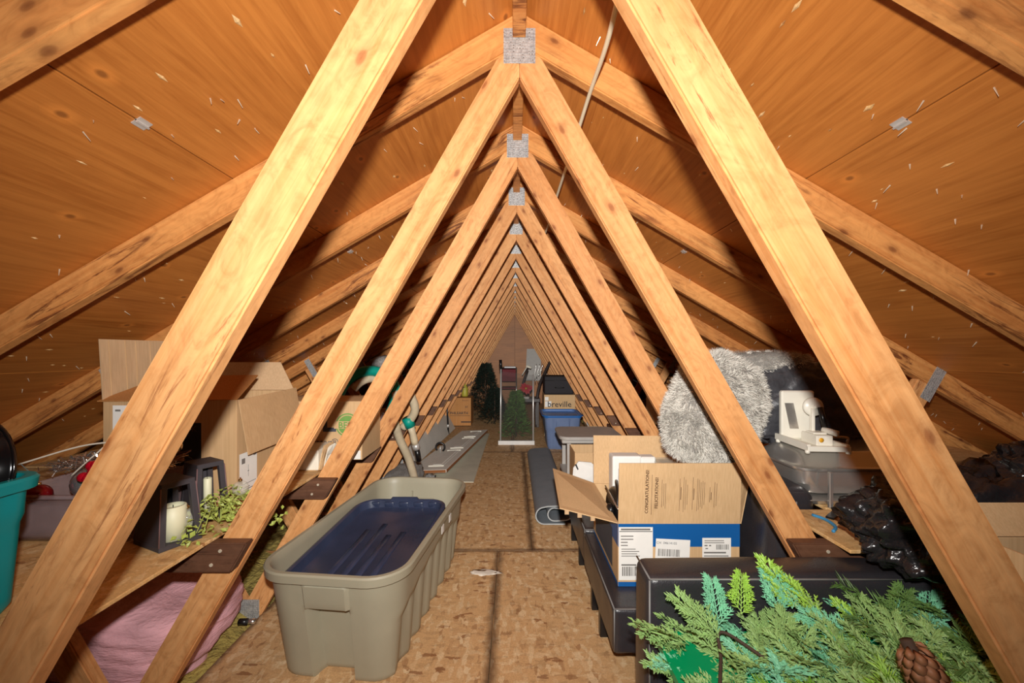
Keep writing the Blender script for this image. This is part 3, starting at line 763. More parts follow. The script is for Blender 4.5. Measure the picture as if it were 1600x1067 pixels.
# big open box on left shelf
BX, BY, BZ = (-1.525, -1.03), (1.52, 1.92), (SH, 1.022)
t = thing('cardboard_box', 'tall open cardboard box with shipping labels on the left shelf', 'box', (-1.28, 1.72, SH))
carton(t, BX, BY, BZ, 'card2')
panel('flap', [(-1.528, 1.52, 1.022), (-1.528, 1.92, 1.022), (-1.535, 1.92, 1.248), (-1.542, 1.52, 1.248)], .004, 'cardin', t)
for k in range(6):
    y = 1.55+.055*k+(.01 if k%2 else 0); panel('corrugation', [(-1.5235, y, 1.03), (-1.5235, y+.003, 1.03), (-1.536, y+.003, 1.245), (-1.536, y, 1.245)], .0016, 'card', t)
panel('flap', [(-1.03, 1.52, 1.024), (-1.54, 1.512, 1.02), (-1.46, 1.71, 1.10), (-1.075, 1.72, 1.104)], .004, 'card3', t)
panel('flap', [(-1.02, 1.52, 1.022), (-1.02, 1.92, 1.034), (-.975, 1.90, .826), (-.990, 1.53, .816)], .004, 'card2', t)
panel('flap', [(-1.525, 1.922, 1.022), (-1.03, 1.922, 1.022), (-1.12, 1.97, 1.15), (-1.46, 1.97, 1.15)], .004, 'cardin', t)
nrmf = Vector((-.435, .195, .083))
quads('printed_lines', lines(.0, .0, .16, 5, .02, .006, 4), (-1.27, 1.60, 1.062), (1, .01, 0), (0, .92, .385), 'inkbrown', t, .004)
quads('shipping_label', [(0, 0, .11, .15)], (-1.488, 1.52, .852), (1,0,0), (0,0,1), 'white', t)
quads('label_print', [(.012,.03,.085,.07)]+lines(.045, .125, .045, 4, .012, .003)+[(.01,.128,.03,.135),(.045,.128,.055,.136)]+lines(.01, .02, .06, 2, .01, .003), (-1.488, 1.52, .852), (1,0,0), (0,0,1), 'inkgrey', t, .002)
quads('black_print', [(0, 0, .10, .172)], (-1.26, 1.52, .765), (1,0,0), (0,0,1), 'ink', t)
text('printed_mark', 'OK', .032, (-1.222, 1.52, .905), (1,0,0), (0,0,1), 'inkbrown', t, .002)
quads('shipping_label', [(0, 0, .105, .17)], (-1.03, 1.535, .645), (0,1,0), (0,0,1), 'white', t)
quads('label_print', [(.012,.13,.032,.15), (.082,.148,.1,.156), (.05,.075,.052,.12), (.047,.095,.055,.098)]+[(.008,.05,.097,.052), (.008,.018,.097,.02)]+lines(.02, .035, .07, 2, .008, .003)+[(.04,.008,.075,.013)], (-1.03, 1.535, .645), (0,1,0), (0,0,1), 'inkgrey', t, .002)

# printed tan box behind it
t = thing('cardboard_box', 'tan cardboard box with green stamp and large dark lettering behind the second truss', 'box', (-1.04, 2.28, SH))
X, Y, Z = (-1.36, -.79), (2.13, 2.42), (SH, .94)
carton(t, X, Y, Z, 'card')
for a, b in ((0, 1), (1, 0)): pass
panel('flap', [(-1.36, 2.13, .94), (-.79, 2.13, .94), (-.79, 2.27, .948), (-1.36, 2.27, .95)], .004, 'card', t)
panel('flap', [(-1.36, 2.42, .94), (-1.36, 2.28, .946), (-.79, 2.28, .944), (-.79, 2.42, .94)], .004, 'card', t)
text('lettering', 'O', .15, (-1.195, 2.13, .79), (1,0,0), (0,0,1), 'inkslate', t, bold=.004); text('lettering', 'L', .15, (-1.0, 2.13, .79), (1,0,0), (0,0,1), 'inkslate', t, bold=.004)
text('lettering', 'better®', .05, (-1.075, 2.13, .715), (1,0,0), (0,0,1), 'inkslate', t)
text('handwriting', 'Co', .035, (-.905, 2.13, .705), (1,0,0), (0,0,1), 'ink', t)
def ringq(name, c, r0, r1, right, up, mat, parent, off=.001, n=36):
    c = Vector(c); r = Vector(right); u = Vector(up); nn = r.cross(u)*off; V = []; F = []
    for i in range(n):
        a = 2*math.pi*i/n; d = r*math.cos(a)+u*math.sin(a); V += [c+d*r0+nn, c+d*r1+nn]
    for i in range(n): j = (i+1)%n; F.append((2*i, 2*i+1, 2*j+1, 2*j))
    me = D.meshes.new(name); me.from_pydata(V, [], F); me.materials.append(M[mat]); return link(D.objects.new(name, me), parent)
sc_ = (-.865, 2.13, .82)
ringq('stamp_ring', sc_, .055, .062, (1,0,0), (0,0,1), 'inkgreen', t); ringq('stamp_ring', sc_, .0, .05, (1,0,0), (0,0,1), 'inkgreen', t)
quads('stamp_band', [(-.07,-.018,.07,.02)], sc_, (1,0,0), (0,0,1), 'card', t, .0018)
text('stamp_lettering', 'BEST', .045, (-.865, 2.13, .805), (1,0,0), (0,0,1), 'inkgreen', t, .0024, 1, 'CENTER', .001)
quads('white_band', [(0, 0, .56, .045)], (-1.357, 2.13, .643), (1,0,0), (0,0,1), 'white', t)

t = thing('white_carton', 'torn white carton with handwriting in front of the stamped tan box', 'box', (-1.02, 2.0, SH))
box('carton_body', (-1.16, -.925), (1.935, 2.12), (SH, .735), 'foam', t, .004)
V = [(-.925, 1.935, SH+.004), (-.925, 2.11, SH+.004), (-.90, 2.11, .70), (-.885, 2.06, .735), (-.91, 2.03, .755), (-.925, 1.99, .745), (-.915, 1.95, .72)]
panel('torn_edge', V, .006, 'card', t)
for k in range(2): panel('torn_edge', [Vector(p)+Vector((.010*(k+1), .004*k, -.006*k)) for p in V], .004, 'foam' if k else 'card2', t)
text('handwriting', 'alle', .032, (-1.15, 1.935, .672), (1,0,0), (0,0,1), 'ink', t)

# hose ring and hanging hose
t = thing('pool_hose', 'coiled beige pool hose with teal sections behind the left webs', 'hose', (-.98, 2.8, SH))
cen = Vector((-.985, 2.75, .87)); ax = Vector((1, -.12, 0)).normalized(); up = Vector((0, .3, 1)).normalized()
def arc(a0, a1, r, n=14, off=Vector()): return [cen+off+ax*r*math.cos(math.radians(a0+(a1-a0)*i/n))+up*r*math.sin(math.radians(a0+(a1-a0)*i/n)) for i in range(n+1)]
tube('hose_section', arc(62, 210, .21), .036, 'tealhose', t, 12); tube('hose_section', arc(40, 63, .21), .032, 'beige', t, 12)
tube('hose_section', arc(18, 41, .21), .035, 'tealhose', t, 12); tube('hose_section', arc(-40, 19, .21), .032, 'beige', t, 12)
tube('hose_section', arc(-150, -39, .21), .034, 'beige', t, 12)
tube('hose_section', arc(30, 150, .155, 14, Vector((.02, .02, .0))), .026, 'beige', t, 12); tube('hose_section', arc(-30, 31, .155, 14, Vector((.02, .02, .0))), .028, 'tealhose', t, 12)
tube('hose_section', curve([(-.72, 2.86, .90), (-.70, 2.9, .80), (-.74, 2.94, .72), (-.80, 2.96, .655)], 6), .03, 'beige', t, 12)
tube('hose_section', curve([(-.85, 2.92, .70), (-.835, 3.0, .56), (-.80, 3.1, .4), (-.775, 3.2, .2), (-.78, 3.24, .12)], 8), .03, 'beige', t, 12)
tube('collar', [(-.765, 2.93, .73), (-.745, 2.95, .665)], .038, 'tealhose', t, 14)
tube('cuff', [(-.745, 2.95, .67), (-.735, 2.965, .62), (-.725, 2.98, .56), (-.72, 2.99, .525)], [.027, .024, .026, .025], 'beige', t, 14)
tube('metal_coupling', [(-.72, 2.99, .53), (-.712, 3.0, .49)], .027, 'alu', t, 14); tube('nozzle', [(-.712, 3.0, .49), (-.70, 3.02, .40)], .02, 'blackp', t, 12)
t = thing('carpet_roll', 'grey carpet roll on the floor behind the taupe bin', 'carpet roll', (-.95, 3.7, 0))
blob('roll', (-.93, 3.46, .11), (.13, .34, .11), 'carpet', t, 4, .12, 3, 0, 3.2, 2, 0.0)
o = blob('rug', (-1.02, 3.3, 1.12), (.12, .10, .05), 'carpet', None, 3, .2, 3, 0, 2.6, 5); tag(o, 'folded grey rug tucked under the rafters above the hose', 'rug')
o = blob('fur_scrap', (-.74, 3.62, .06), (.05, .06, .06), 'carpet', None, 3, .5, 4, 0, 2, 9, 0.0); tag(o, 'small tuft of speckled grey carpet beside the bifold door', 'carpet scrap')
t = thing('plastic_bag', 'crumpled clear plastic bag beside the third left web', 'plastic bag', (-.79, 2.3, .66))
blob('bag_film', (-.87, 2.62, .72), (.04, .14, .09), 'clearp', t, 4, .3, 2, .2, 2.4, 3)

# ------------------------------------------------------------------ bifold door leaf, boards, pole
t = thing('bifold_door', 'grey moulded bifold door leaf lying flat on the floor', 'door leaf', (-.75, 4.9, .03))
dm = Matrix.Translation((-.70, 4.92, .055)) @ Matrix.Rotation(math.radians(-7.5), 4, 'Z') @ Matrix.Rotation(math.radians(-4), 4, 'Y')
def dbox(nm, x, y, z, mat, bev=.002): return mk(nm, [dm @ Vector((a,b,c)) for a in x for b in y for c in z], BF, mat, t, False, bev)
dbox('slab', (-.19, .19), (-1.01, 1.01), (-.016, .016), 'door')
dbox('raw_edge', (-.188, -.11), (-1.014, -1.008), (-.013, .013), 'fibre', 0); dbox('raw_edge', (-.09, .186), (-1.014, -1.008), (-.013, .013), 'fibre', 0); dbox('raw_edge', (.188, .193), (-1.0, 1.0), (-.013, .011), 'fibre', 0)
for y0, y1 in ((-.88, -.24), (-.12, .42), (.52, .88)):
    dbox('panel_moulding', (-.02, .12), (y0, y1), (.014, .020), 'door', .006)
    dbox('panel_field', (.005, .095), (y0+.03, y1-.03), (.018, .026), 'door', .006)
    for yy in (y0, y1): dbox('moulding_highlight', (-.03, .13), (yy-.012, yy+.012), (.014, .028), 'whitep', .004)  # white strips paint in the highlights on the raised panel mouldings
kp = dm @ Vector((-.10, -.28, .016))
tube('knob_ring', [kp+Vector((.05*math.cos(a*.35-1.0), 0, .055+.05*math.sin(a*.35-1.0))) for a in range(15)], .011, 'blackp', t, 8); tube('knob_post', [kp, kp+Vector((0,0,.07))], .007, 'alu', t, 8)
o = mk('hardboard_sheet', [(-.78, 3.78, .002), (-.37, 3.76, .002), (-.36, 6.0, .002), (-.72, 6.0, .002), (-.78, 3.78, .009), (-.37, 3.76, .009), (-.36, 6.0, .009), (-.72, 6.0, .009)], [(0,1,2,3), (4,5,6,7), (0,1,5,4), (1,2,6,5), (2,3,7,6), (3,0,4,7)], 'board'); tag(o, 'thin grey sheet lying on the floor under the bifold door', 'board')
t = thing('door_panel', 'narrow grey door leaf leaning along the left webs behind the flat one', 'door leaf', (-1.05, 5.0, 0))
panel('slab', [(-1.05, 4.1, .02), (-.93, 6.3, .02), (-1.06, 6.3, .26), (-1.12, 4.1, .26)], .03, 'door', t)
panel('panel_field', [(-1.046, 4.4, .07), (-1.01, 5.1, .07), (-1.065, 5.1, .21), (-1.092, 4.4, .21)], -.006, 'door', t); panel('panel_field', [(-1.0, 5.3, .07), (-.957, 6.1, .07), (-1.035, 6.1, .21), (-1.062, 5.3, .21)], -.006, 'door', t)
t = thing('folding_pole', 'thin black pole with a white tip leaning on the left webs', 'pole', (-.93, 5.8, .1))
tube('shaft', [(-.935, 5.85, .03), (-.955, 5.8, .55)], .012, 'blackp', t, 8); tube('handle', [(-1.0, 5.8, .565), (-.91, 5.8, .56)], .014, 'whitep', t, 8); tube('joint', [(-.938, 5.84, .13), (-.94, 5.835, .17)], .018, 'alu', t, 8)
t = thing('cardboard_box', 'orange-brown cardboard box printed #1 at the back left', 'box', (-.87, 6.75, 0))
carton(t, (-1.05, -.69), (6.58, 6.95), (.02, .46), 'card3')
panel('flap', [(-1.05, 6.58, .46), (-.69, 6.58, .46), (-.69, 6.76, .462), (-1.05, 6.76, .465)], .004, 'card3', t); panel('flap', [(-1.05, 6.95, .46), (-1.05, 6.77, .462), (-.69, 6.77, .462), (-.69, 6.95, .46)], .004, 'card3', t)
text('lettering', 'PHILEARTH', .058, (-1.03, 6.58, .20), (1,0,0), (0,0,1), 'ink', t, .002, 1, bold=.001); text('lettering', '#1', .05, (-.785, 6.58, .305), (1,0,0), (0,0,1), 'ink', t, .002); text('lettering', 'Beautiful', .03, (-.83, 6.58, .415), (1,0,0), (0,0,1), 'inkbrown', t, .002)
quads('printed_lines', [(.0,.0,.32,.006), (.18,-.11,.34,-.085)], (-1.03, 6.58, .175), (1,0,0), (0,0,1), 'inkbrown', t, .002)
lathe_m = T(-.81, 6.76, .47)
t = thing('spray_bottle', 'yellow plastic bottle on top of the box printed #1', 'bottle', (-.81, 6.76, .47)); lathe('bottle_body', [(.05, 0), (.055, .02), (.055, .13), (.03, .18), (.018, .2), (.018, .23)], 'yellowp', t, 16, lathe_m); lathe('cap', [(.022, .225), (.022, .26), (.01, .262)], 'whitep', t, 12, lathe_m)

# ------------------------------------------------------------------ insulation batts under the left shelf
def batt(name, lab, c, hx, hy, hz, tilt, mat, seed):
    mw = Matrix.Translation(c) @ tilt
    bm = bmesh.new(); bmesh.ops.create_cube(bm, size=2); bmesh.ops.subdivide_edges(bm, edges=list(bm.edges), cuts=22, use_grid_fill=True)
    for v in bm.verts:
        p = v.co.copy(); rr = (abs(p.x)**6+abs(p.y)**6+abs(p.z)**6)**(1/6)
        q = Vector((p.x/rr*hx, p.y/rr*hy, p.z/rr*hz)); s = Vector((seed, seed, 0))
        q += p.normalized()*(.022*noise.fractal(q*7+s, 1, 2, 4)+.012*noise.noise(Vector((q.x*4, q.y*4, q.z*60))+s))
        v.co = mw @ q
    for f in bm.faces: f.smooth = True
    me = D.meshes.new(name); bm.to_mesh(me); bm.free(); me.materials.append(M[mat])
    return tag(link(D.objects.new(name, me)), lab, 'insulation')
from mathutils import Euler
batt('insulation_batt', 'thick pink fibreglass batt tucked under the left shelf', (-1.50, 1.61, .185), .325, .235, .125, Euler((0, math.radians(9), 0)).to_matrix().to_4x4(), 'pink', 3)
batt('insulation_batt', 'lower pink fibreglass batt under the thick one at the frame bottom', (-1.56, 1.52, .02), .33, .17, .05, Euler((0, math.radians(2), 0)).to_matrix().to_4x4(), 'pink', 8)
t = thing('wire_connector', 'small black and silver connector beside the floor edge', 'connector', (-1.13, 1.79, 0))
tube('body', [(-1.20, 1.79, .02), (-1.165, 1.79, .022)], .014, 'blackp', t, 10); tube('metal_end', [(-1.165, 1.79, .022), (-1.13, 1.79, .024)], .011, 'chrome', t, 10)
o = blob('plaster_smear', (-.16, 2.23, .001), (.075, .03, .0025), 'dust', None, 3, .5, 3, 0, 2, 4, .0); tag(o, 'white plaster smear on the floor beside the taupe bin', 'plaster smear')

# ------------------------------------------------------------------ black leather seats
def cushion(nm, x, y, z, t, bev=.03, bulge=.012, mat='leather'):
    c = Vector((sum(x)/2, sum(y)/2, sum(z)/2)); h = Vector(((x[1]-x[0])/2, (y[1]-y[0])/2, (z[1]-z[0])/2))
    bm = bmesh.new(); bmesh.ops.create_cube(bm, size=2); bmesh.ops.subdivide_edges(bm, edges=list(bm.edges), cuts=26, use_grid_fill=True)
    for v in bm.verts:
        p = v.co.copy()
        for k in range(3): p[k] = math.copysign(1-(1-abs(p[k]))**1.8, p[k])      # more rows near the edges
        q = Vector((p.x*h.x, p.y*h.y, p.z*h.z)); inn = Vector([max(-h[k]+bev, min(h[k]-bev, q[k])) for k in range(3)])
        d = q-inn; q = inn+d.normalized()*bev if d.length > 1e-9 else q
        for k in range(3):
            if abs(v.co[k]) > .999:
                a, b = [j for j in range(3) if j != k]
                q[k] += math.copysign(bulge*(1-p[a]**2)*(1-p[b]**2)+.0025*noise.noise(q*9+c), p[k])
        v.co = c+q
    for f in bm.faces: f.smooth = True
    me = D.meshes.new(nm); bm.to_mesh(me); bm.free(); me.materials.append(M[mat])
    return link(D.objects.new(nm, me), t)
def piping(t, pts): tube('piping', pts, .0028, 'piping', t, 6)
def ottoman(lab, x, y, zt, legs):
    t = thing('ottoman', lab, 'ottoman', (sum(x)/2, sum(y)/2, 0), 'black leather ottomans along the walkway')
    cushion('cushion', x, y, (.12, zt), t, .016, .003)
    x0, x1 = x; y0, y1 = y; e = .004
    piping(t, [(x0+e, y0+e, zt-.002), (x0+e, y1-e, zt-.002)]); piping(t, [(x0+e, y0+e, zt-.002), (x1-e, y0+e, zt-.002)]); piping(t, [(x0+e, y0+e, zt-.004), (x0+e, y0+e, .13)])
    for (lx, ly) in legs: box('leg', (lx, lx+.035), (ly, ly+.035), (0, .125), 'blackp', t, .003)
ottoman('black leather ottoman with grey piping under the box with blue band', (.355, .90), (1.46, 2.08), .283, [(.362, 1.72), (.362, 1.90), (.84, 1.5), (.84, 2.0)])
ottoman('second black leather ottoman farther down the walkway beyond the first', (.36, .90), (2.10, 2.70), .29, [(.366, 2.30), (.366, 2.6), (.84, 2.15), (.84, 2.62)])
t = thing('leather_chair', 'black leather chair in the right foreground under the cedar garland', 'chair', (.72, .9, 0))
cushion('backrest', (.357, 1.12), (1.085, 1.205), (.10, .602), t, .022, .009)
cushion('seat', (.375, 1.12), (.42, 1.07), (.12, .295), t, .03, .006)
for lx, ly in ((.40, .46), (1.05, .46), (.40, 1.1), (1.05, 1.1)): box('leg', (lx, lx+.04), (ly, ly+.04), (0, .125), 'blackp', t, .003)
z_ = .5985
piping(t, [(.362, 1.207, z_), (.362, 1.09, z_-.003)]); piping(t, [(.361, 1.0895, z_-.006), (.361, 1.0895, .12)]); piping(t, [(.362, 1.089, z_-.003), (1.115, 1.089, z_-.003)])
t = thing('leather_chair', 'rounded black leather chair back standing behind the box with blue band', 'chair', (1.0, 1.66, 0))
cushion('backrest', (.93, 1.105), (1.48, 1.86), (.0, .70), t, .05, .012)
piping(t, [(1.02, 1.479, .06), (1.02, 1.479, .66)])

# ------------------------------------------------------------------ box with blue band
X, Y, Z = (.407, .882), (1.60, 2.09), (.285, .53)
t = thing('cardboard_box', 'open cardboard box with blue band and large printed flap on the ottoman', 'box', (.645, 1.85, .285))
carton(t, X, Y, Z, 'card')
panel('front_flap', [(.407, 1.598, .53), (.882, 1.598, .53), (.876, 1.575, .772), (.405, 1.575, .772)], -.004, 'card', t)
panel('side_flap', [(.405, 1.60, .53), (.405, 2.09, .53), (.195, 2.06, .612), (.185, 1.66, .565)], .004, 'card', t)
panel('back_flap', [(.407, 2.092, .53), (.882, 2.092, .53), (.85, 2.14, .762), (.415, 2.14, .765)], .004, 'card', t)
panel('side_flap', [(.884, 1.60, .53), (.884, 2.09, .53), (1.0, 2.06, .735), (.93, 1.62, .70)], .004, 'card', t)
for k in range(3): box('flap_tear', (.205+.05*k, .222+.05*k), (1.652-.012*k, 1.662-.012*k), (.545-.008*k, .562-.007*k), 'cardin', t, 0)
FO = Vector((.407, 1.5935, .53)); fu = Vector((0, -.023, .242)).normalized()
# flap print runs upwards
def ft(body, size, x, y, mat='inkbrown', bold=0): text('flap_lettering', body, size, FO+Vector((1,0,0))*x+fu*y, fu, (-1,0,0), mat, t, .0016, 1, 'LEFT', bold)
ft('CONGRATULATIONS!', .0175, .112, .045, bold=.0003); ft('FELICITATIONS!', .0175, .149, .065, bold=.0003)
L_ = [(.124, .04, .16, .002), (.163, .07, .11, .002), (.170, .075, .09, .002), (.177, .065, .1, .002), (.232, .055, .13, .002), (.236, .10, .05, .0035), (.247, .05, .14, .002), (.254, .06, .12, .002), (.261, .08, .08, .002), (.282, .06, .13, .002), (.286, .10, .045, .0035), (.300, .055, .13, .002), (.306, .06, .12, .002), (.313, .07, .1, .002), (.320, .065, .11, .002), (.327, .08, .09, .002), (.348, .09, .06, .002), (.353, .1, .03, .0035), (.366, .07, .1, .002), (.374, .075, .09, .002)]
quads('flap_print', [(x, y, x+w*.7, y+h) for x, y, h, w in L_], FO, (1,0,0), fu, 'inkbrown', t, .0016)
quads('flap_fold', [(.2375, .004, .2385, .24)], FO, (1,0,0), fu, 'cardin', t, .0012)
fo = Vector((.407, 1.60, .285))
quads('blue_band', [(0, .155, .475, .245)], fo, (1,0,0), (0,0,1), 'bluetape', t); quads('blue_band', [(0, 0, .475, .018)], fo, (1,0,0), (0,0,1), 'bluetape', t)
so = Vector((.407, 2.09, .285))
quads('blue_band', [(0, .155, .49, .245)], so, (0,-1,0), (0,0,1), 'bluetape', t); quads('blue_band', [(0, 0, .49, .014)], so, (0,-1,0), (0,0,1), 'bluetape', t)
quads('dark_print', [(.06, .03, .40, .19)], so, (0,-1,0), (0,0,1), 'inkslate', t, .0016)
quads('shipping_label', [(.002, .025, .135, .232)], fo, (1,0,0), (0,0,1), 'white', t, .0018); quads('shipping_label', [(.138, .10, .272, .195)], fo, (1,-.0,-.05), (.05,0,1), 'white', t, .0018); quads('shipping_label', [(.328, .05, .44, .19)], fo, (1,0,0), (0,0,1), 'white', t, .0018)
quads('label_rule', [(.004,.214,.133,.2165)], fo, (1,0,0), (0,0,1), 'ink', t, .0026)
quads('label_print', lines(.01, .195, .05, 4, .012, .004, 2)+lines(.012, .145, .09, 4, .009, .003, 3)+[(.01,.22,.125,.227), (.012,.082,.07,.088)]+barcode(.075, .036, .015, .042, 16, 5), fo, (1,0,0), (0,0,1), 'inkgrey', t, .0028)
text('label_lettering', 'CH  04614105', .0135, fo+Vector((.148, 0, .168)), (1,0,-.05), (.05,0,1), 'inkslate', t, .003)
quads('label_print', barcode(.085, .028, .148, .128, 24, 6), fo, (1,0,-.05), (.05,0,1), 'inkgrey', t, .0028)
quads('label_print', lines(.336, .178, .085, 2, .008, .003, 6)+barcode(.05, .02, .382, .145, 14, 7)+[(.336,.158,.348,.163), (.354,.158,.362,.163), (.34,.147,.35,.151), (.334,.13,.42,.136), (.334,.118,.43,.122)], fo, (1,0,0), (0,0,1), 'inkgrey', t, .0028)
# contents
t = thing('foam_packing', 'white packing block standing in the box with blue band', 'packaging', (.6, 1.95, .3))
box('block', (.462, .60), (1.92, 2.0), (.30, .712), 'white', t, .01, 2); box('block_cap', (.60, .67), (1.93, 1.99), (.58, .705), 'white', t, .006)
t = thing('clear_container', 'frosted plastic tub beside the white packing block', 'container', (.74, 1.95, .3))
tub('tub_body', Matrix.Translation((.745, 1.93, .30)), .085, .07, .375, 'bauble', t, .92, .03, .006, .003, None, .012, 5); box('tub_lid', (.66, .83), (1.86, 2.0), (.676, .688), 'bauble', t, .004)
t = thing('kitchen_appliance', 'black glossy kitchen appliance packed in the box with blue band', 'appliance', (.47, 1.78, .3))
blob('body', (.505, 1.80, .45), (.085, .15, .14), 'blackp', t, 4, 0, 1, 0, 4)
lathe('dial', [(.026, 0), (.026, .016), (.018, .022), (0, .022)], 'blackp', t, 20, T(.418, 1.74, .53, 0, -math.pi/2, 0))
tube('carry_handle', curve([(.43, 1.70, .55), (.44, 1.74, .605), (.46, 1.84, .62), (.48, 1.92, .58)], 6), .007, 'blackp', t, 8); tube('trim_line', [(.425, 1.67, .56), (.425, 1.90, .58)], .004, 'chrome', t, 6)

# ------------------------------------------------------------------ mat roll, stool, middle boxes, blue tote
t = thing('foam_mat', 'slate grey exercise mat rolled up on the walkway floor', 'mat', (.28, 3.7, 0))
prof = []
def spiral(cx, cz, r0, turns, a0, n=40): return [(cx+(r0*(1-.35*i/n))*math.cos(a0-turns*2*math.pi*i/n), cz+(r0*(1-.35*i/n))*math.sin(a0-turns*2*math.pi*i/n)) for i in range(n+1)]
path = [(.36, .008), (.30, .008), (.215, .008)] + [(.215+.058*math.cos(a), .066+.058*math.sin(a)) for a in [math.radians(-90-18*i) for i in range(1, 10)]] + [(.24, .13), (.36, .135)] + [(.36+.05*math.cos(a), .085+.05*math.sin(a)) for a in [math.radians(80-20*i) for i in range(0, 9)]] + [(.30, .03)] + [(.285+.045*math.cos(a), .075+.045*math.sin(a)) for a in [math.radians(-90-20*i) for i in range(0, 10)]] + [(.34, .112)]
def ribbon(nm, path, y0, y1, th, mat, t):
    V = []; F = []; k = len(path)
    for i, p in enumerate(path):
        a = path[max(0, i-1)]; b = path[min(k-1, i+1)]; d = Vector((b[0]-a[0], 0, b[1]-a[1])).normalized(); n_ = Vector((-d.z, 0, d.x))*th/2
        for y in (y0, y1):
            for s in (-1, 1): V.append(Vector((p[0], y, p[1]))+n_*s)
    for i in range(k-1):
        a, b = 4*i, 4*i+4
        F += [(a, a+1, b+1, b), (a+2, a+3, b+3, b+2), (a, a+2, b+2, b), (a+1, a+3, b+3, b+1)]
    F += [(0,1,3,2), (4*k-4, 4*k-3, 4*k-1, 4*k-2)]
    o = mk(nm, V, F, mat, t, True); autosmooth(o, .7); return o
path = [(x-.005, z) for x, z in path]
ribbon('mat_sheet', path, 2.84, 4.55, .008, 'mat', t); ribbon('cut_edge', path, 2.836, 2.841, .0085, 'matedge', t)
t = thing('plastic_stool', 'grey plastic folding step stool behind the box with blue band', 'stool', (.62, 3.2, 0))
bm_v = [(x+.58, y+3.25) for x, y, *_ in rring(.24, .22, .07, 6, 2)]
k = len(bm_v); mk('stool_top', [(x, y, z) for z in (.545, .57) for x, y in bm_v], [tuple(range(k)), tuple(range(k, 2*k))]+[(i, (i+1)%k, k+(i+1)%k, k+i) for i in range(k)], 'greyp', t, False, .004)
box('top_skirt', (.36, .80), (3.06, 3.44), (.515, .546), 'greyp', t, .006)
for lx, ly in ((.40, 3.08), (.74, 3.08), (.40, 3.39), (.74, 3.39)): mk('leg', [(lx+a+(.03 if c == 0 and lx > .5 else 0), ly+b, c) for a in (0, .03) for b in (0, .03) for c in (0, .52)], BF, 'greyp', t, False, .003)
box('step', (.38, .78), (3.10, 3.40), (.25, .275), 'greyp', t, .005)
t = thing('cardboard_box', 'small open cardboard box between the stool and the box with blue band', 'box', (.56, 2.85, 0))
carton(t, (.41, .80), (2.76, 3.02), (.02, .52), 'card'); panel('flap', [(.41, 2.76, .52), (.80, 2.76, .52), (.80, 2.70, .42), (.41, 2.70, .42)], .004, 'card', t)
t = thing('paper_bag', 'white printed bag sticking out of the small open cardboard box', 'bag', (.46, 2.72, .3))
panel('bag_front', [(.375, 2.66, .33), (.56, 2.66, .31), (.565, 2.655, .43), (.50, 2.66, .485), (.42, 2.67, .49), (.385, 2.665, .45)], .012, 'white', t); text('lettering', '112', .06, (.405, 2.658, .345), (1,0,0), (0,0,1), 'ink', t, .003); panel('bag_tear', [(.395, 2.656, .47), (.43, 2.656, .40), (.436, 2.656, .40), (.405, 2.656, .475)], .002, 'ink', t)
t = thing('storage_tote', 'blue plastic tote with bright blue rim at the back of the walkway', 'tote', (.60, 5.25, 0))
def bl_inset(x, y, z, nx, ny): return (-.006 if abs(ny) > .9 and abs(x) < .075 else 0)+(.004*(.5+.5*math.cos(x*70)) if abs(ny) > .9 and abs(x) > .08 else 0)+(.006 if z < .24 else 0)
o = tub('tote_body', Matrix.Translation((.60, 5.28, 0)), .225, .28, .415, 'blue', t, .84, .06, .004, .005, bl_inset, .03); autosmooth(o)
o = tub('tote_rim', Matrix.Translation((.60, 5.28, .385)), .232, .287, .04, 'bluelid', t, 1.0, .065, .022, .012, None, .012, 2)
t = thing('cardboard_box', 'cardboard box with black lettering behind the blue tote', 'box', (.65, 5.95, 0))
carton(t, (.425, .86), (5.75, 6.15), (.02, .60), 'card'); box('closed_top', (.427, .858), (5.752, 6.148), (.592, .599), 'card', t, .001)
text('lettering', 'breville', .115, (.47, 5.75, .43), (1,0,0), (0,0,1), 'ink', t, .002, 1, bold=.001); quads('paper_label', [(.0, 0, .05, .05), (.0, -.09, .09, -.01)], (.435, 5.75, .52), (1,0,0), (0,0,1), 'white', t)
t = thing('suitcase', 'dark aubergine suitcase lying on the lettered box at the back', 'suitcase', (.65, 5.95, .6))
box('shell', (.43, .84), (5.76, 6.14), (.602, .86), 'suitcase', t, .02, 2); tube('zip', [(.432, 5.757, .80), (.838, 5.757, .80)], .004, 'ink', t, 6); tube('carry_handle', curve([(.58, 5.757, .70), (.6, 5.735, .70), (.68, 5.735, .70), (.70, 5.757, .70)], 5), .008, 'ink', t, 6)
t = thing('kraft_carton', 'crushed open kraft carton on the floor behind the blue tote', 'box', (.95, 4.6, 0))
carton(t, (.90, 1.10), (4.82, 5.2), (.0, .26), 'card'); panel('flap', [(.90, 4.82, .26), (1.10, 4.82, .26), (1.08, 4.70, .31), (.92, 4.70, .33)], .004, 'card', t); panel('flap', [(.90, 4.82, .26), (.90, 5.2, .26), (.87, 5.18, .34), (.87, 4.85, .33)], .004, 'card', t)
for (nm, lab, x, y, z) in (('cardboard_box', 'closed cardboard box on the right shelf beyond the shaggy cushion', (1.13, 1.5), (2.6, 2.95), (SH, 1.02)), ('cardboard_box', 'low cardboard box on the right shelf behind the third web', (1.13, 1.45), (3.2, 3.5), (SH, .86))):
    t = thing(nm, lab, 'box', (sum(x)/2, sum(y)/2, z[0])); carton(t, x, y, z, 'card2'); box('closed_top', (x[0]+.001, x[1]-.001), (y[0]+.001, y[1]-.001), (z[1]-.006, z[1]+.001), 'card', t, .001); quads('packing_tape', [(-.02, 0, .02, .1)], ((x[0]+x[1])/2, y[0], z[1]-.1), (1,0,0), (0,0,1), 'cardin', t)
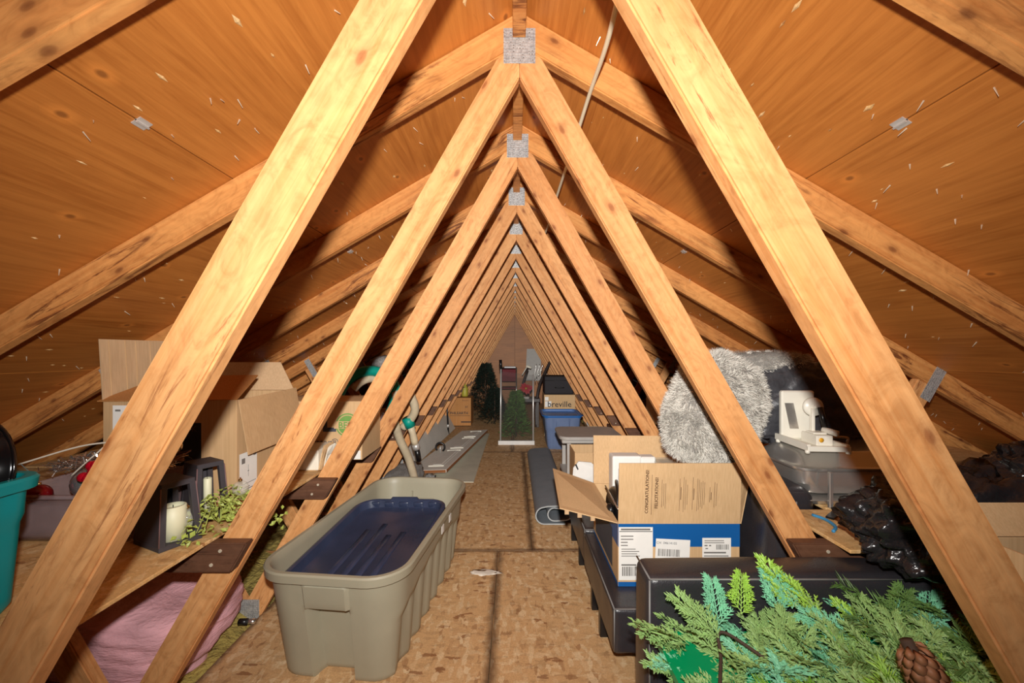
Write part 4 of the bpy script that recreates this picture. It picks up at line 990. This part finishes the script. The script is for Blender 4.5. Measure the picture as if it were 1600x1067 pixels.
o = panel('scrap_board', [(.93, 4.05, .42), (1.12, 4.05, .40), (1.14, 4.2, .43), (.95, 4.2, .45)], .02, 'cleat'); tag(o, 'dark scrap board resting across the right cleats', 'board')
panel_ = panel('cardboard_sheet', [(1.04, 2.95, .30), (1.10, 2.75, .30), (1.12, 2.75, .62), (1.02, 2.95, .62)], .006, 'card'); tag(panel_, 'tan cardboard sheet wedged between the right webs', 'cardboard')

# ------------------------------------------------------------------ far end: trees, rack, chairs
def conifer(lab, base, h, r, mat, n, seed, lean=0, name='artificial_tree'):
    q = random.Random(seed); t = thing(name, lab, 'tree', base); b = Vector(base); V = []; F = []
    tube('trunk', [b, b+Vector((lean*h, 0, h))], [.02, .006], 'stem', t, 6)
    for _ in range(n):
        f = q.random()**.8; a = q.uniform(0, 6.28); rr = r*(1-f*.85)*math.sqrt(q.random())
        c = b+Vector((lean*h*f+rr*math.cos(a), rr*math.sin(a), f*h+.02)); d = Vector((math.cos(a), math.sin(a), q.uniform(-.5, .7))).normalized()*q.uniform(.04, .09); w = d.cross(Vector((q.random(), q.random(), 1))).normalized()*.010
        i = len(V); V += [c, c+d*.5+w, c+d, c+d*.5-w]; F.append((i, i+1, i+2, i+3))
    o = mk('foliage', V, F, mat, t); o['kind'] = 'stuff'
conifer('dark artificial Christmas tree standing at the back left of the walkway', (-.55, 7.9, 0), .95, .42, 'tree', 3800, 1)
conifer('low dark artificial tree branches bunched beside the wire rack', (-.33, 7.0, 0), .55, .28, 'tree', 2400, 2)
conifer('green artificial garland bundle behind the tinted screen frame', (.03, 5.85, .0), .62, .22, 'green4', 2600, 3, 0, 'garland_bundle')
t = thing('screen_frame', 'tall aluminium screen frame with dark mesh standing at the walkway end', 'screen', (.04, 5.3, 0))
tube('frame_post', [(-.174, 5.3, .03), (-.168, 5.32, 1.0)], .011, 'alu', t, 10); tube('frame_post', [(.25, 5.3, .03), (.25, 5.32, .91)], .011, 'alu', t, 10)
box('bottom_bar', (-.205, .268), (5.28, 5.32), (0, .058), 'alu', t, .004)
tube('grip', [(-.168, 5.32, .98), (-.175, 5.32, 1.10)], .02, 'blackp', t, 10)
panel('screen_mesh', [(-.165, 5.305, .055), (.24, 5.305, .055), (.24, 5.325, .90), (-.16, 5.325, .95)], .003, 'glass', t)
t = thing('folding_chair', 'chrome tube chair with maroon backrest against the plywood end wall', 'chair', (-.1, 8.3, 0))
for x in (-.26, .05): tube('leg', [(x, 8.2, 0), (x, 8.3, .45), (x, 8.35, .88)], .013, 'chrome', t, 8); tube('leg', [(x, 8.7, 0), (x, 8.4, .46)], .013, 'chrome', t, 8)
tube('top_rail', [(-.26, 8.35, .88), (.05, 8.35, .88)], .014, 'chrome', t, 8); box('backrest', (-.245, .035), (8.34, 8.36), (.60, .85), 'maroon', t, .008); box('seat', (-.25, .04), (8.3, 8.65), (.45, .48), 'maroon', t, .01); box('rail_pad', (-.20, .04), (8.33, 8.37), (.87, .91), 'blackp', t, .006)
t = thing('rocking_chair', 'dark wooden chair with a tall curved back post beside the screen frame', 'chair', (.4, 6.7, 0))
tube('back_post', curve([(.36, 6.55, .0), (.36, 6.6, .35), (.42, 6.7, .66), (.52, 6.85, .86), (.62, 6.95, 1.05)], 8), [.024]*33, 'darkwood', t, 8); tube('back_post', curve([(.05, 6.95, .0), (.07, 7.0, .35), (.16, 7.1, .66), (.24, 7.2, .9)], 8), [.022]*25, 'darkwood', t, 8)
box('seat', (.0, .42), (6.5, 6.85), (.40, .46), 'darkwood', t, .012, 2); box('arm', (.04, .24), (6.42, 6.5), (.46, .50), 'greyp', t, .012, 2)
for x, y in ((.03, 6.52), (.36, 6.52), (.03, 6.8)): box('leg', (x, x+.04), (y, y+.04), (0, .41), 'darkwood', t, .004)
t = thing('poinsettia', 'red artificial poinsettia resting on the dark chair', 'flower', (.18, 6.45, .55))
for k in range(16):
    a = k*2.4; d = Vector((math.cos(a), -.25, math.sin(a)*.75))*.13*(1-.25*(k%2)); c = Vector((.19, 6.45-.01*(k%3), .63)); w = Vector((-math.sin(a), 0, math.cos(a)))*.032
    mk('petal', [c, c+d*.5+w, c+d, c+d*.5-w, c+d*.5+Vector((0,-.012,0))], [(0,1,4), (1,2,4), (2,3,4), (3,0,4)], 'redflower', t, True)
blob('centre', (.19, 6.42, .63), (.018,)*3, 'yellowp', t, 2, 0, 1)
o = panel('grey_board', [(.26, 9.3, .55), (.62, 9.3, .55), (.62, 9.5, 1.27), (.30, 9.5, 1.27)], .02, 'greyp'); tag(o, 'grey board leaning against the plywood end wall at the right', 'board')
o = tube('white_pole', [(.66, 8.6, .62), (.72, 8.7, 1.0)], .016, 'whitep', None, 8); tag(o, 'short white pole beside the grey leaning board', 'pole')
t = thing('paint_roller', 'white-handled paint roller hanging in front of the end wall', 'paint roller', (.2, 8.0, .7)); tube('handle', [(.16, 8.0, .75), (.26, 8.0, .92)], .01, 'whitep', t, 8); tube('roller', [(.24, 8.0, .93), (.34, 8.0, .89)], .024, 'foam', t, 10)
t = thing('metal_rack', 'bent chrome wire rack beside the tall curved chair post', 'rack', (.45, 7.6, .5))
for k in range(3): tube('wire', curve([(.40+.05*k, 7.6, .62), (.39+.05*k, 7.6, .80), (.42+.06*k, 7.6, .98)], 5), .006, 'chrome', t, 6)
tube('cross_wire', [(.38, 7.6, .7), (.54, 7.6, .86)], .006, 'chrome', t, 6)

# ------------------------------------------------------------------ right shelf: shag cushion, garment bag, pans, slicer
t = thing('shag_cushion', 'shaggy off-white pet cushion on edge between the right trusses', 'cushion', (1.0, 1.7, SH))
tilt = Euler((math.radians(-6), math.radians(28), math.radians(8))).to_matrix().to_4x4()
core = blob('cushion_core', (.835, 1.70, .955), (.185, .10, .225), 'shagbase', t, 4, .10, 1.6, 0, 2.9, 4, None, tilt)
V = []; F = []; q = random.Random(5); ps = core.data.polygons; vs = core.data.vertices
fl_ = [p for p in ps if p.normal.y < .55]
for _ in range(26000):
    p = fl_[q.randrange(len(fl_))]; a, b, c = (vs[i].co for i in p.vertices); u, v = q.random(), q.random()
    if u+v > 1: u, v = 1-u, 1-v
    o_ = a+(b-a)*u+(c-a)*v
    cl = noise.noise_vector(o_*22)
    d = (p.normal+cl*1.1+Vector((q.gauss(0,.3), q.gauss(0,.3), q.gauss(0,.3)-.35))).normalized()*q.uniform(.014, .03); w = d.orthogonal().normalized()*.0011
    w = Matrix.Rotation(q.uniform(0, 6.28), 3, d.normalized()) @ w
    i = len(V); V += [o_-w, o_+w, o_+d*.6+w*.8+Vector((0,0,-.001)), o_+d]; F += [(i, i+1, i+2), (i, i+2, i+3)]
o = mk('pile', V, F, 'shag', t); o['kind'] = 'stuff'
t = thing('shag_rug', 'strip of shaggy off-white rug lying along the top behind the black bag', 'rug', (1.2, 1.8, 1.1))
core = blob('rug_core', (1.10, 1.815, 1.155), (.22, .045, .045), 'shagbase', t, 3, .12, 2, 0, 2.6, 7); ps = core.data.polygons; vs = core.data.vertices; V = []; F = []
for _ in range(6000):
    p = ps[q.randrange(len(ps))]; o_ = vs[p.vertices[0]].co.lerp(vs[p.vertices[1]].co, q.random()).lerp(vs[p.vertices[2]].co, q.random()); d = (p.normal+noise.noise_vector(o_*25)+Vector((0,0,-.2))).normalized()*q.uniform(.01, .02); w = d.orthogonal().normalized()*.001
    i = len(V); V += [o_-w, o_+w, o_+d]; F.append((i, i+1, i+2))
o = mk('pile', V, F, 'shag', t); o['kind'] = 'stuff'
t = thing('garment_bag', 'black fabric bag stuffed behind the white slicer on the right shelf', 'bag', (1.3, 1.8, SH))
blob('bag_body', (1.29, 1.80, .965), (.315, .058, .205), 'garment', t, 5, .16, 1.9, .22, 2.4, 2)
def panrings(t, nm, rings, mw, mat):
    n = None; V = []; F = []
    for hx, hy, r, z in rings: row = [mw @ Vector((x, y, z)) for x, y, *_ in rring(hx, hy, r, 6, 3)]; n = len(row); V += row
    for i in range(len(rings)-1):
        for j in range(n): F.append((i*n+j, i*n+(j+1)%n, (i+1)*n+(j+1)%n, (i+1)*n+j))
    F += [tuple(range(n)), tuple(range((len(rings)-1)*n, len(rings)*n))]
    o = mk(nm, V, F, mat, t, True); autosmooth(o, .5); return o
pmw = Matrix.Translation((1.335, 1.655, SH))
t = thing('steel_tray', 'flat steel tray under the steel roasting pan on the right shelf', 'tray', (1.335, 1.655, SH)); panrings(t, 'tray', [(.27,.155,.04,.004), (.285,.165,.045,.018), (.295,.172,.05,.020), (.295,.172,.05,.023)], pmw, 'steel')
t = thing('roasting_pan', 'deep stainless steel roasting pan on the right shelf', 'pan', (1.335, 1.655, SH+.03)); panrings(t, 'pan_body', [(.22,.105,.05,.026), (.25,.13,.06,.034), (.272,.148,.06,.07), (.278,.152,.06,.122), (.292,.166,.06,.125), (.292,.166,.06,.129)], pmw, 'steel')
t = thing('pan_lid', 'domed stainless steel lid on the deep roasting pan', 'lid', (1.335, 1.655, SH+.13)); panrings(t, 'lid_dome', [(.298,.172,.06,.1305), (.298,.172,.06,.136), (.285,.16,.06,.138), (.275,.15,.06,.142), (.235,.112,.06,.180), (.225,.10,.055,.185)], pmw, 'steel')
tube('lid_handle', curve([(1.30, 1.70, SH+.185), (1.30, 1.70, SH+.205), (1.38, 1.70, SH+.205), (1.38, 1.70, SH+.185)], 5), .006, 'steel', t, 8)
o = box('metal_strip', (1.128, 1.142), (1.462, 1.475), (SH+.001, SH+.13), 'steel', None, .002); tag(o, 'narrow steel strip standing upright in front of the roasting pan', 'metal strip')
o = mk('black_spatula', [(1.05+a*.10+b*.012, 1.38+a*.08-b*.02, SH+.002+c*.006) for a in (0, 1) for b in (0, 1) for c in (0, 1)], BF, 'blackp'); tag(o, 'flat black plastic strip on the strand board before the pans', 'plastic strip')
o = tube('blue_cord', curve([(.99, 1.27, SH+.004), (1.02, 1.30, SH+.006), (1.035, 1.36, SH+.004), (1.02, 1.40, SH+.004)], 6), .005, 'bluewire', None, 8); tag(o, 'short blue cord on the right shelf beside the second web', 'cord')

LT = SH+.1855
sm_ = Matrix.Translation((1.165, 1.61, LT)) @ Matrix.Rotation(math.radians(-4), 4, 'Z')
t = thing('vegetable_slicer', 'white crank vegetable slicer standing on the steel pan lid', 'kitchen slicer', (1.165, 1.61, LT))
def sb(nm, x, y, z, mat='whitep', bev=.002): return mk(nm, [sm_ @ Vector((a,b,c)) for a in x for b in y for c in z], BF, mat, t, False, bev)
sb('base_tray', (-.07, .07), (-.10, .10), (.008, .016)); sb('side_rail', (-.075, -.062), (-.105, .11), (.008, .034)); sb('side_rail', (.062, .075), (-.105, .06), (.008, .034)); sb('front_rail', (-.075, .075), (-.11, -.098), (.008, .028))
for x in (-.072, .072):
    for y in (-.10, .09): lathe('foot', [(.008, 0), (.009, .01), (.007, .012)], 'whitep', t, 10, sm_ @ Matrix.Translation((x, y, 0)))
sb('back_plate', (-.065, .065), (.075, .10), (.016, .215), 'whitep', .006)
mk('blade', [sm_ @ Vector((a+.02*(c-.06)/.1*-1, .0735-b, c)) for a in (-.035, .0) for b in (0, .002) for c in (.06, .165)], BF, 'steel', t)
lathe('drive_wheel', [(.0, -.008), (.036, -.008), (.038, 0), (.036, .008), (.0, .01)], 'whitep', t, 28, sm_ @ T(.035, .04, .155, math.pi/2, 0, 0))
tube('crank_arm', [sm_ @ Vector((.05, .02, .155)), sm_ @ Vector((.055, .0, .08))], .010, 'blackp', t, 8); tube('axle', [sm_ @ Vector((.035, .075, .155)), sm_ @ Vector((.035, .02, .155))], .008, 'whitep', t, 8)
tube('crank_knob', [sm_ @ Vector((.05, .005, .07)), sm_ @ Vector((.075, -.04, .062))], .012, 'whitep', t, 12)
sb('carriage', (-.005, .055), (-.045, .05), (.016, .055)); sb('carriage_post', (.02, .032), (.02, .04), (.055, .15)); lathe('brand_dot', [(.009, 0), (.009, .001), (0, .0012)], 'orange', t, 16, sm_ @ T(.012, -.0455, .038, math.pi/2, 0, 0))
sb('suction_lever', (.0, .05), (-.02, .03), (.055, .062))

# black garbage bags and cardboard at the right
t = thing('garbage_bag', 'glossy black garbage bag slumped on the right shelf edge', 'garbage bag', (1.12, 1.08, SH))
blob('bag_body', (1.12, 1.08, .735), (.22, .14, .13), 'bag', t, 5, .22, 1.8, .22, 2.3, 1, SH+.001, None, lambda w: Vector((w.x, w.y, w.z+(.06*max(0, min(1, (w.x-1.1)*6)) if w.z > .7 else 0))))
blob('bag_knot', (1.17, 1.21, .89), (.07, .05, .06), 'bag', t, 4, .4, 2.5, .4, 2, 6)
t = thing('garbage_bag', 'black garbage bag at the right frame edge behind the nearest web', 'garbage bag', (1.5, 1.15, SH))
blob('bag_body', (1.64, 1.16, .79), (.26, .2, .16), 'bag', t, 5, .18, 2, .2, 2.4, 3, SH+.001)
t = thing('cardboard_box', 'cardboard box at the right frame edge behind the nearest web', 'box', (1.3, .86, SH))
carton(t, (1.03, 1.5), (.72, .91), (SH, .79), 'card'); panel('flap', [(1.03, .91, .79), (1.5, .91, .79), (1.5, .95, .85), (1.06, .95, .85)], .004, 'card', t); panel('flap', [(1.03, .72, .79), (1.5, .72, .79), (1.5, .83, .80), (1.05, .83, .805)], .004, 'card', t)

# ------------------------------------------------------------------ green box with cedar garland and pine cone
t = thing('garland_box', 'green plastic box under the cedar garland in the right foreground', 'box', (.62, .86, .302))
panrings(t, 'box_body', [(.33,.17,.03,.0), (.345,.185,.035,.155), (.36,.2,.04,.158), (.36,.2,.04,.175)], Matrix.Translation((.72, .86, .302)), 'greenbox')
t = thing('cedar_garland', 'artificial cedar and pine garland heaped in the right foreground', 'garland', (.75, .87, .48))
def sprig_mesh(kind, mat, seed):
    q = random.Random(seed); V = []; F = []
    def blade(p, d, L, w, th=.0011):
        d = d.normalized(); s = d.cross(Vector((0,0,1)))
        s = s.normalized()*w if s.length > 1e-3 else Vector((w,0,0)); n_ = s.cross(d).normalized()*th; i = len(V)
        V.extend([p-s*.5, p+s*.5, p+d*L*.6+s, p+d*L+s*.3, p+d*L-s*.3, p+d*L*.6-s, p+d*L*.5+n_*1.6])
        F.extend([(i, i+1, i+6), (i+1, i+2, i+6), (i+2, i+3, i+6), (i+3, i+4, i+6), (i+4, i+5, i+6), (i+5, i, i+6)])
    if kind == 'cedar':
        L = .12
        for k in range(8):
            f = k/8
            for s in (-1, 1):
                p = Vector((L*(f+(.06 if s > 0 else 0)), 0, .006*math.sin(f*3))); bl = .056*(1-f*.6)*q.uniform(.75, 1.15)
                d = Vector((.8, s*.8, q.uniform(-.2, .3))).normalized()
                blade(p, d, bl, .0019, .0016)
                for j in range(1, 5):
                    g = j/5; pp = p+d*bl*g; s2 = 1 if (j % 2) else -1
                    for s2 in (-1, 1):
                        d2 = (Matrix.Rotation(s2*q.uniform(.5, .75), 3, 'Z') @ d)+Vector((0,0,q.uniform(-.2,.3))); blade(pp, d2, .018*(1.15-g*.5)*q.uniform(.7, 1.1), .0021, .0016)
        blade(Vector((0,0,0)), Vector((1,0,0)), L*1.05, .0022, .002)
    else:
        L = .15
        for k in range(95):
            f = q.random(); a = q.uniform(0, 6.28); p = Vector((L*f, 0, 0)); d = Vector((.8, math.cos(a), math.sin(a)*.7)); blade(p, d, .034*q.uniform(.7, 1.1), .0011)
        blade(Vector((0,0,0)), Vector((1,0,0)), L, .0015)
    me = D.meshes.new('sprig'); me.from_pydata(V, [], F); me.materials.append(M[mat]); return me
SPR = {'c1': sprig_mesh('cedar', 'green1', 1), 'c3': sprig_mesh('cedar', 'green3', 2), 'c2': sprig_mesh('cedar', 'green2', 3), 'c4': sprig_mesh('cedar', 'green4', 6), 'p2': sprig_mesh('pine', 'green2', 4), 'p4': sprig_mesh('pine', 'green4', 5)}
def sprig(k, x, y, z, rz, ry=0, rx=0, s=1):
    o = D.objects.new('sprig', SPR[k]); COL.objects.link(o); o.parent = t
    o.matrix_basis = Matrix.Translation((x-.75, y-.87, z-.48)) @ T(0,0,0, rx, -ry, rz, s); return o
# silhouette sprigs, placed where they stick out of the heap
for k, x, y, z, rz, ry, rx, s in [('c1', .42, .98, .50, 172, 14, 20, 1.1), ('c1', .48, .96, .53, 140, 30, -20, 1.0), ('c3', .50, 1.00, .535, 78, 45, 10, .85), ('c2', .56, 1.01, .555, 60, 50, 0, .75), ('c1', .46, .95, .51, 110, 26, 0, .9),
        ('c3', .66, 1.02, .55, 80, 40, 10, .8), ('c3', .70, 1.03, .555, 95, 38, -10, .8), ('c2', .72, 1.03, .55, 118, 40, 0, 1.1), ('c2', .76, 1.0, .54, 120, 34, 15, 1.0), ('c1', .74, .99, .53, 100, 30, 0, 1.0),
        ('c2', .86, .99, .50, 108, 34, 0, .8), ('p4', 1.00, 1.0, .53, 150, 20, 0, 1.15), ('c4', .92, .99, .54, 35, 30, 0, .9), ('c4', 1.05, .98, .56, 150, 12, 10, .9), ('c3', .98, .92, .50, 15, 12, 0, 1.0), ('c3', 1.05, .89, .485, -5, 6, 0, 1.0), ('c3', .90, .93, .505, 20, 20, 0, .9)]:
    sprig(k, x, y, z, math.radians(rz), math.radians(ry), math.radians(rx), s)
q = random.Random(21)
for _ in range(265):
    x = q.uniform(.40, 1.16); y = q.uniform(.72, 1.02); top = .455+.075*math.sin(min(1, max(0, (x-.36)/.5))*1.57)-.06*max(0, x-.85); z = top*q.uniform(.93, 1.0)
    if .38 < x < .56 and y < .90 and q.random() < .5: continue
    if x < .6: k = q.choice(('c1', 'c1', 'c1', 'c3'))
    elif x < .85: k = q.choice(('p2', 'p2', 'c1', 'c2', 'c1', 'p4') if y < .86 else ('c1', 'c1', 'c3', 'p4'))
    else: k = q.choice(('c4', 'c4', 'c2', 'p4', 'c1') if y < .88 else ('c3', 'c1', 'c1', 'c4'))
    sprig(k, x, y, z, q.uniform(0, 6.28), q.uniform(-.05, .5), q.uniform(-.6, .6), q.uniform(.75, 1.1))
tube('garland_wire', curve([(.40, .80, .47), (.47, .93, .50), (.50, .98, .53), (.60, .90, .50), (.72, .86, .50), (.9, .9, .49), (1.12, .86, .48)], 8), .004, 'stem', t, 6)
t = thing('pine_cone', 'brown pine cone lying in the garland at the frame bottom right', 'pine cone', (.835, .80, .50))
cs = D.meshes.new('cone_scale'); bm = bmesh.new()
for P_, in (((0,0,0),), ((.014,.007,.002),), ((.024,.011,.006),), ((.031,.006,.009),), ((.033,0,.010),), ((.031,-.006,.009),), ((.024,-.011,.006),), ((.014,-.007,.002),), ((.02,0,.010),), ((.02,0,-.002),)): bm.verts.new(P_)
bm.verts.ensure_lookup_table(); bv = bm.verts
for i in range(8): bm.faces.new((bv[i], bv[(i+1)%8], bv[8])); bm.faces.new((bv[(i+1)%8], bv[i], bv[9]))
for f in bm.faces: f.smooth = True
bm.to_mesh(cs); bm.free(); cs.materials.append(M['cone'])
cm = Matrix.Translation((.775, .81, .632)) @ Euler((math.radians(158), math.radians(-16), 0)).to_matrix().to_4x4() @ Matrix.Scale(1.4, 4)
tube('core', [cm @ Vector((0,0,0)), cm @ Vector((0,0,.09))], [.012, .006], 'stem', t, 8)
for k in range(105):
    f = k/105; a = k*2.39996; r_ = .006; sz = math.sin(math.pi*(.22+.70*f))*.92
    o = D.objects.new('scale', cs); COL.objects.link(o); o.parent = t
    o.matrix_basis = Matrix.Translation((-.835, -.80, -.50)) @ cm @ Matrix.Translation((0, 0, .004+.092*f)) @ Matrix.Rotation(a, 4, 'Z') @ Matrix.Translation((r_, 0, 0)) @ Matrix.Rotation(-.35-.7*f, 4, 'Y') @ Matrix.Scale(sz, 4)
t = thing('white_saucer', 'white dish rim showing at the foot of the nearest right web', 'dish', (1.0, .80, .5)); lathe('dish', [(.02, 0), (.045, .006), (.055, .016), (.053, .018), (.04, .009), (0, .006)], 'whitep', t, 24, T(.955, .815, .505))
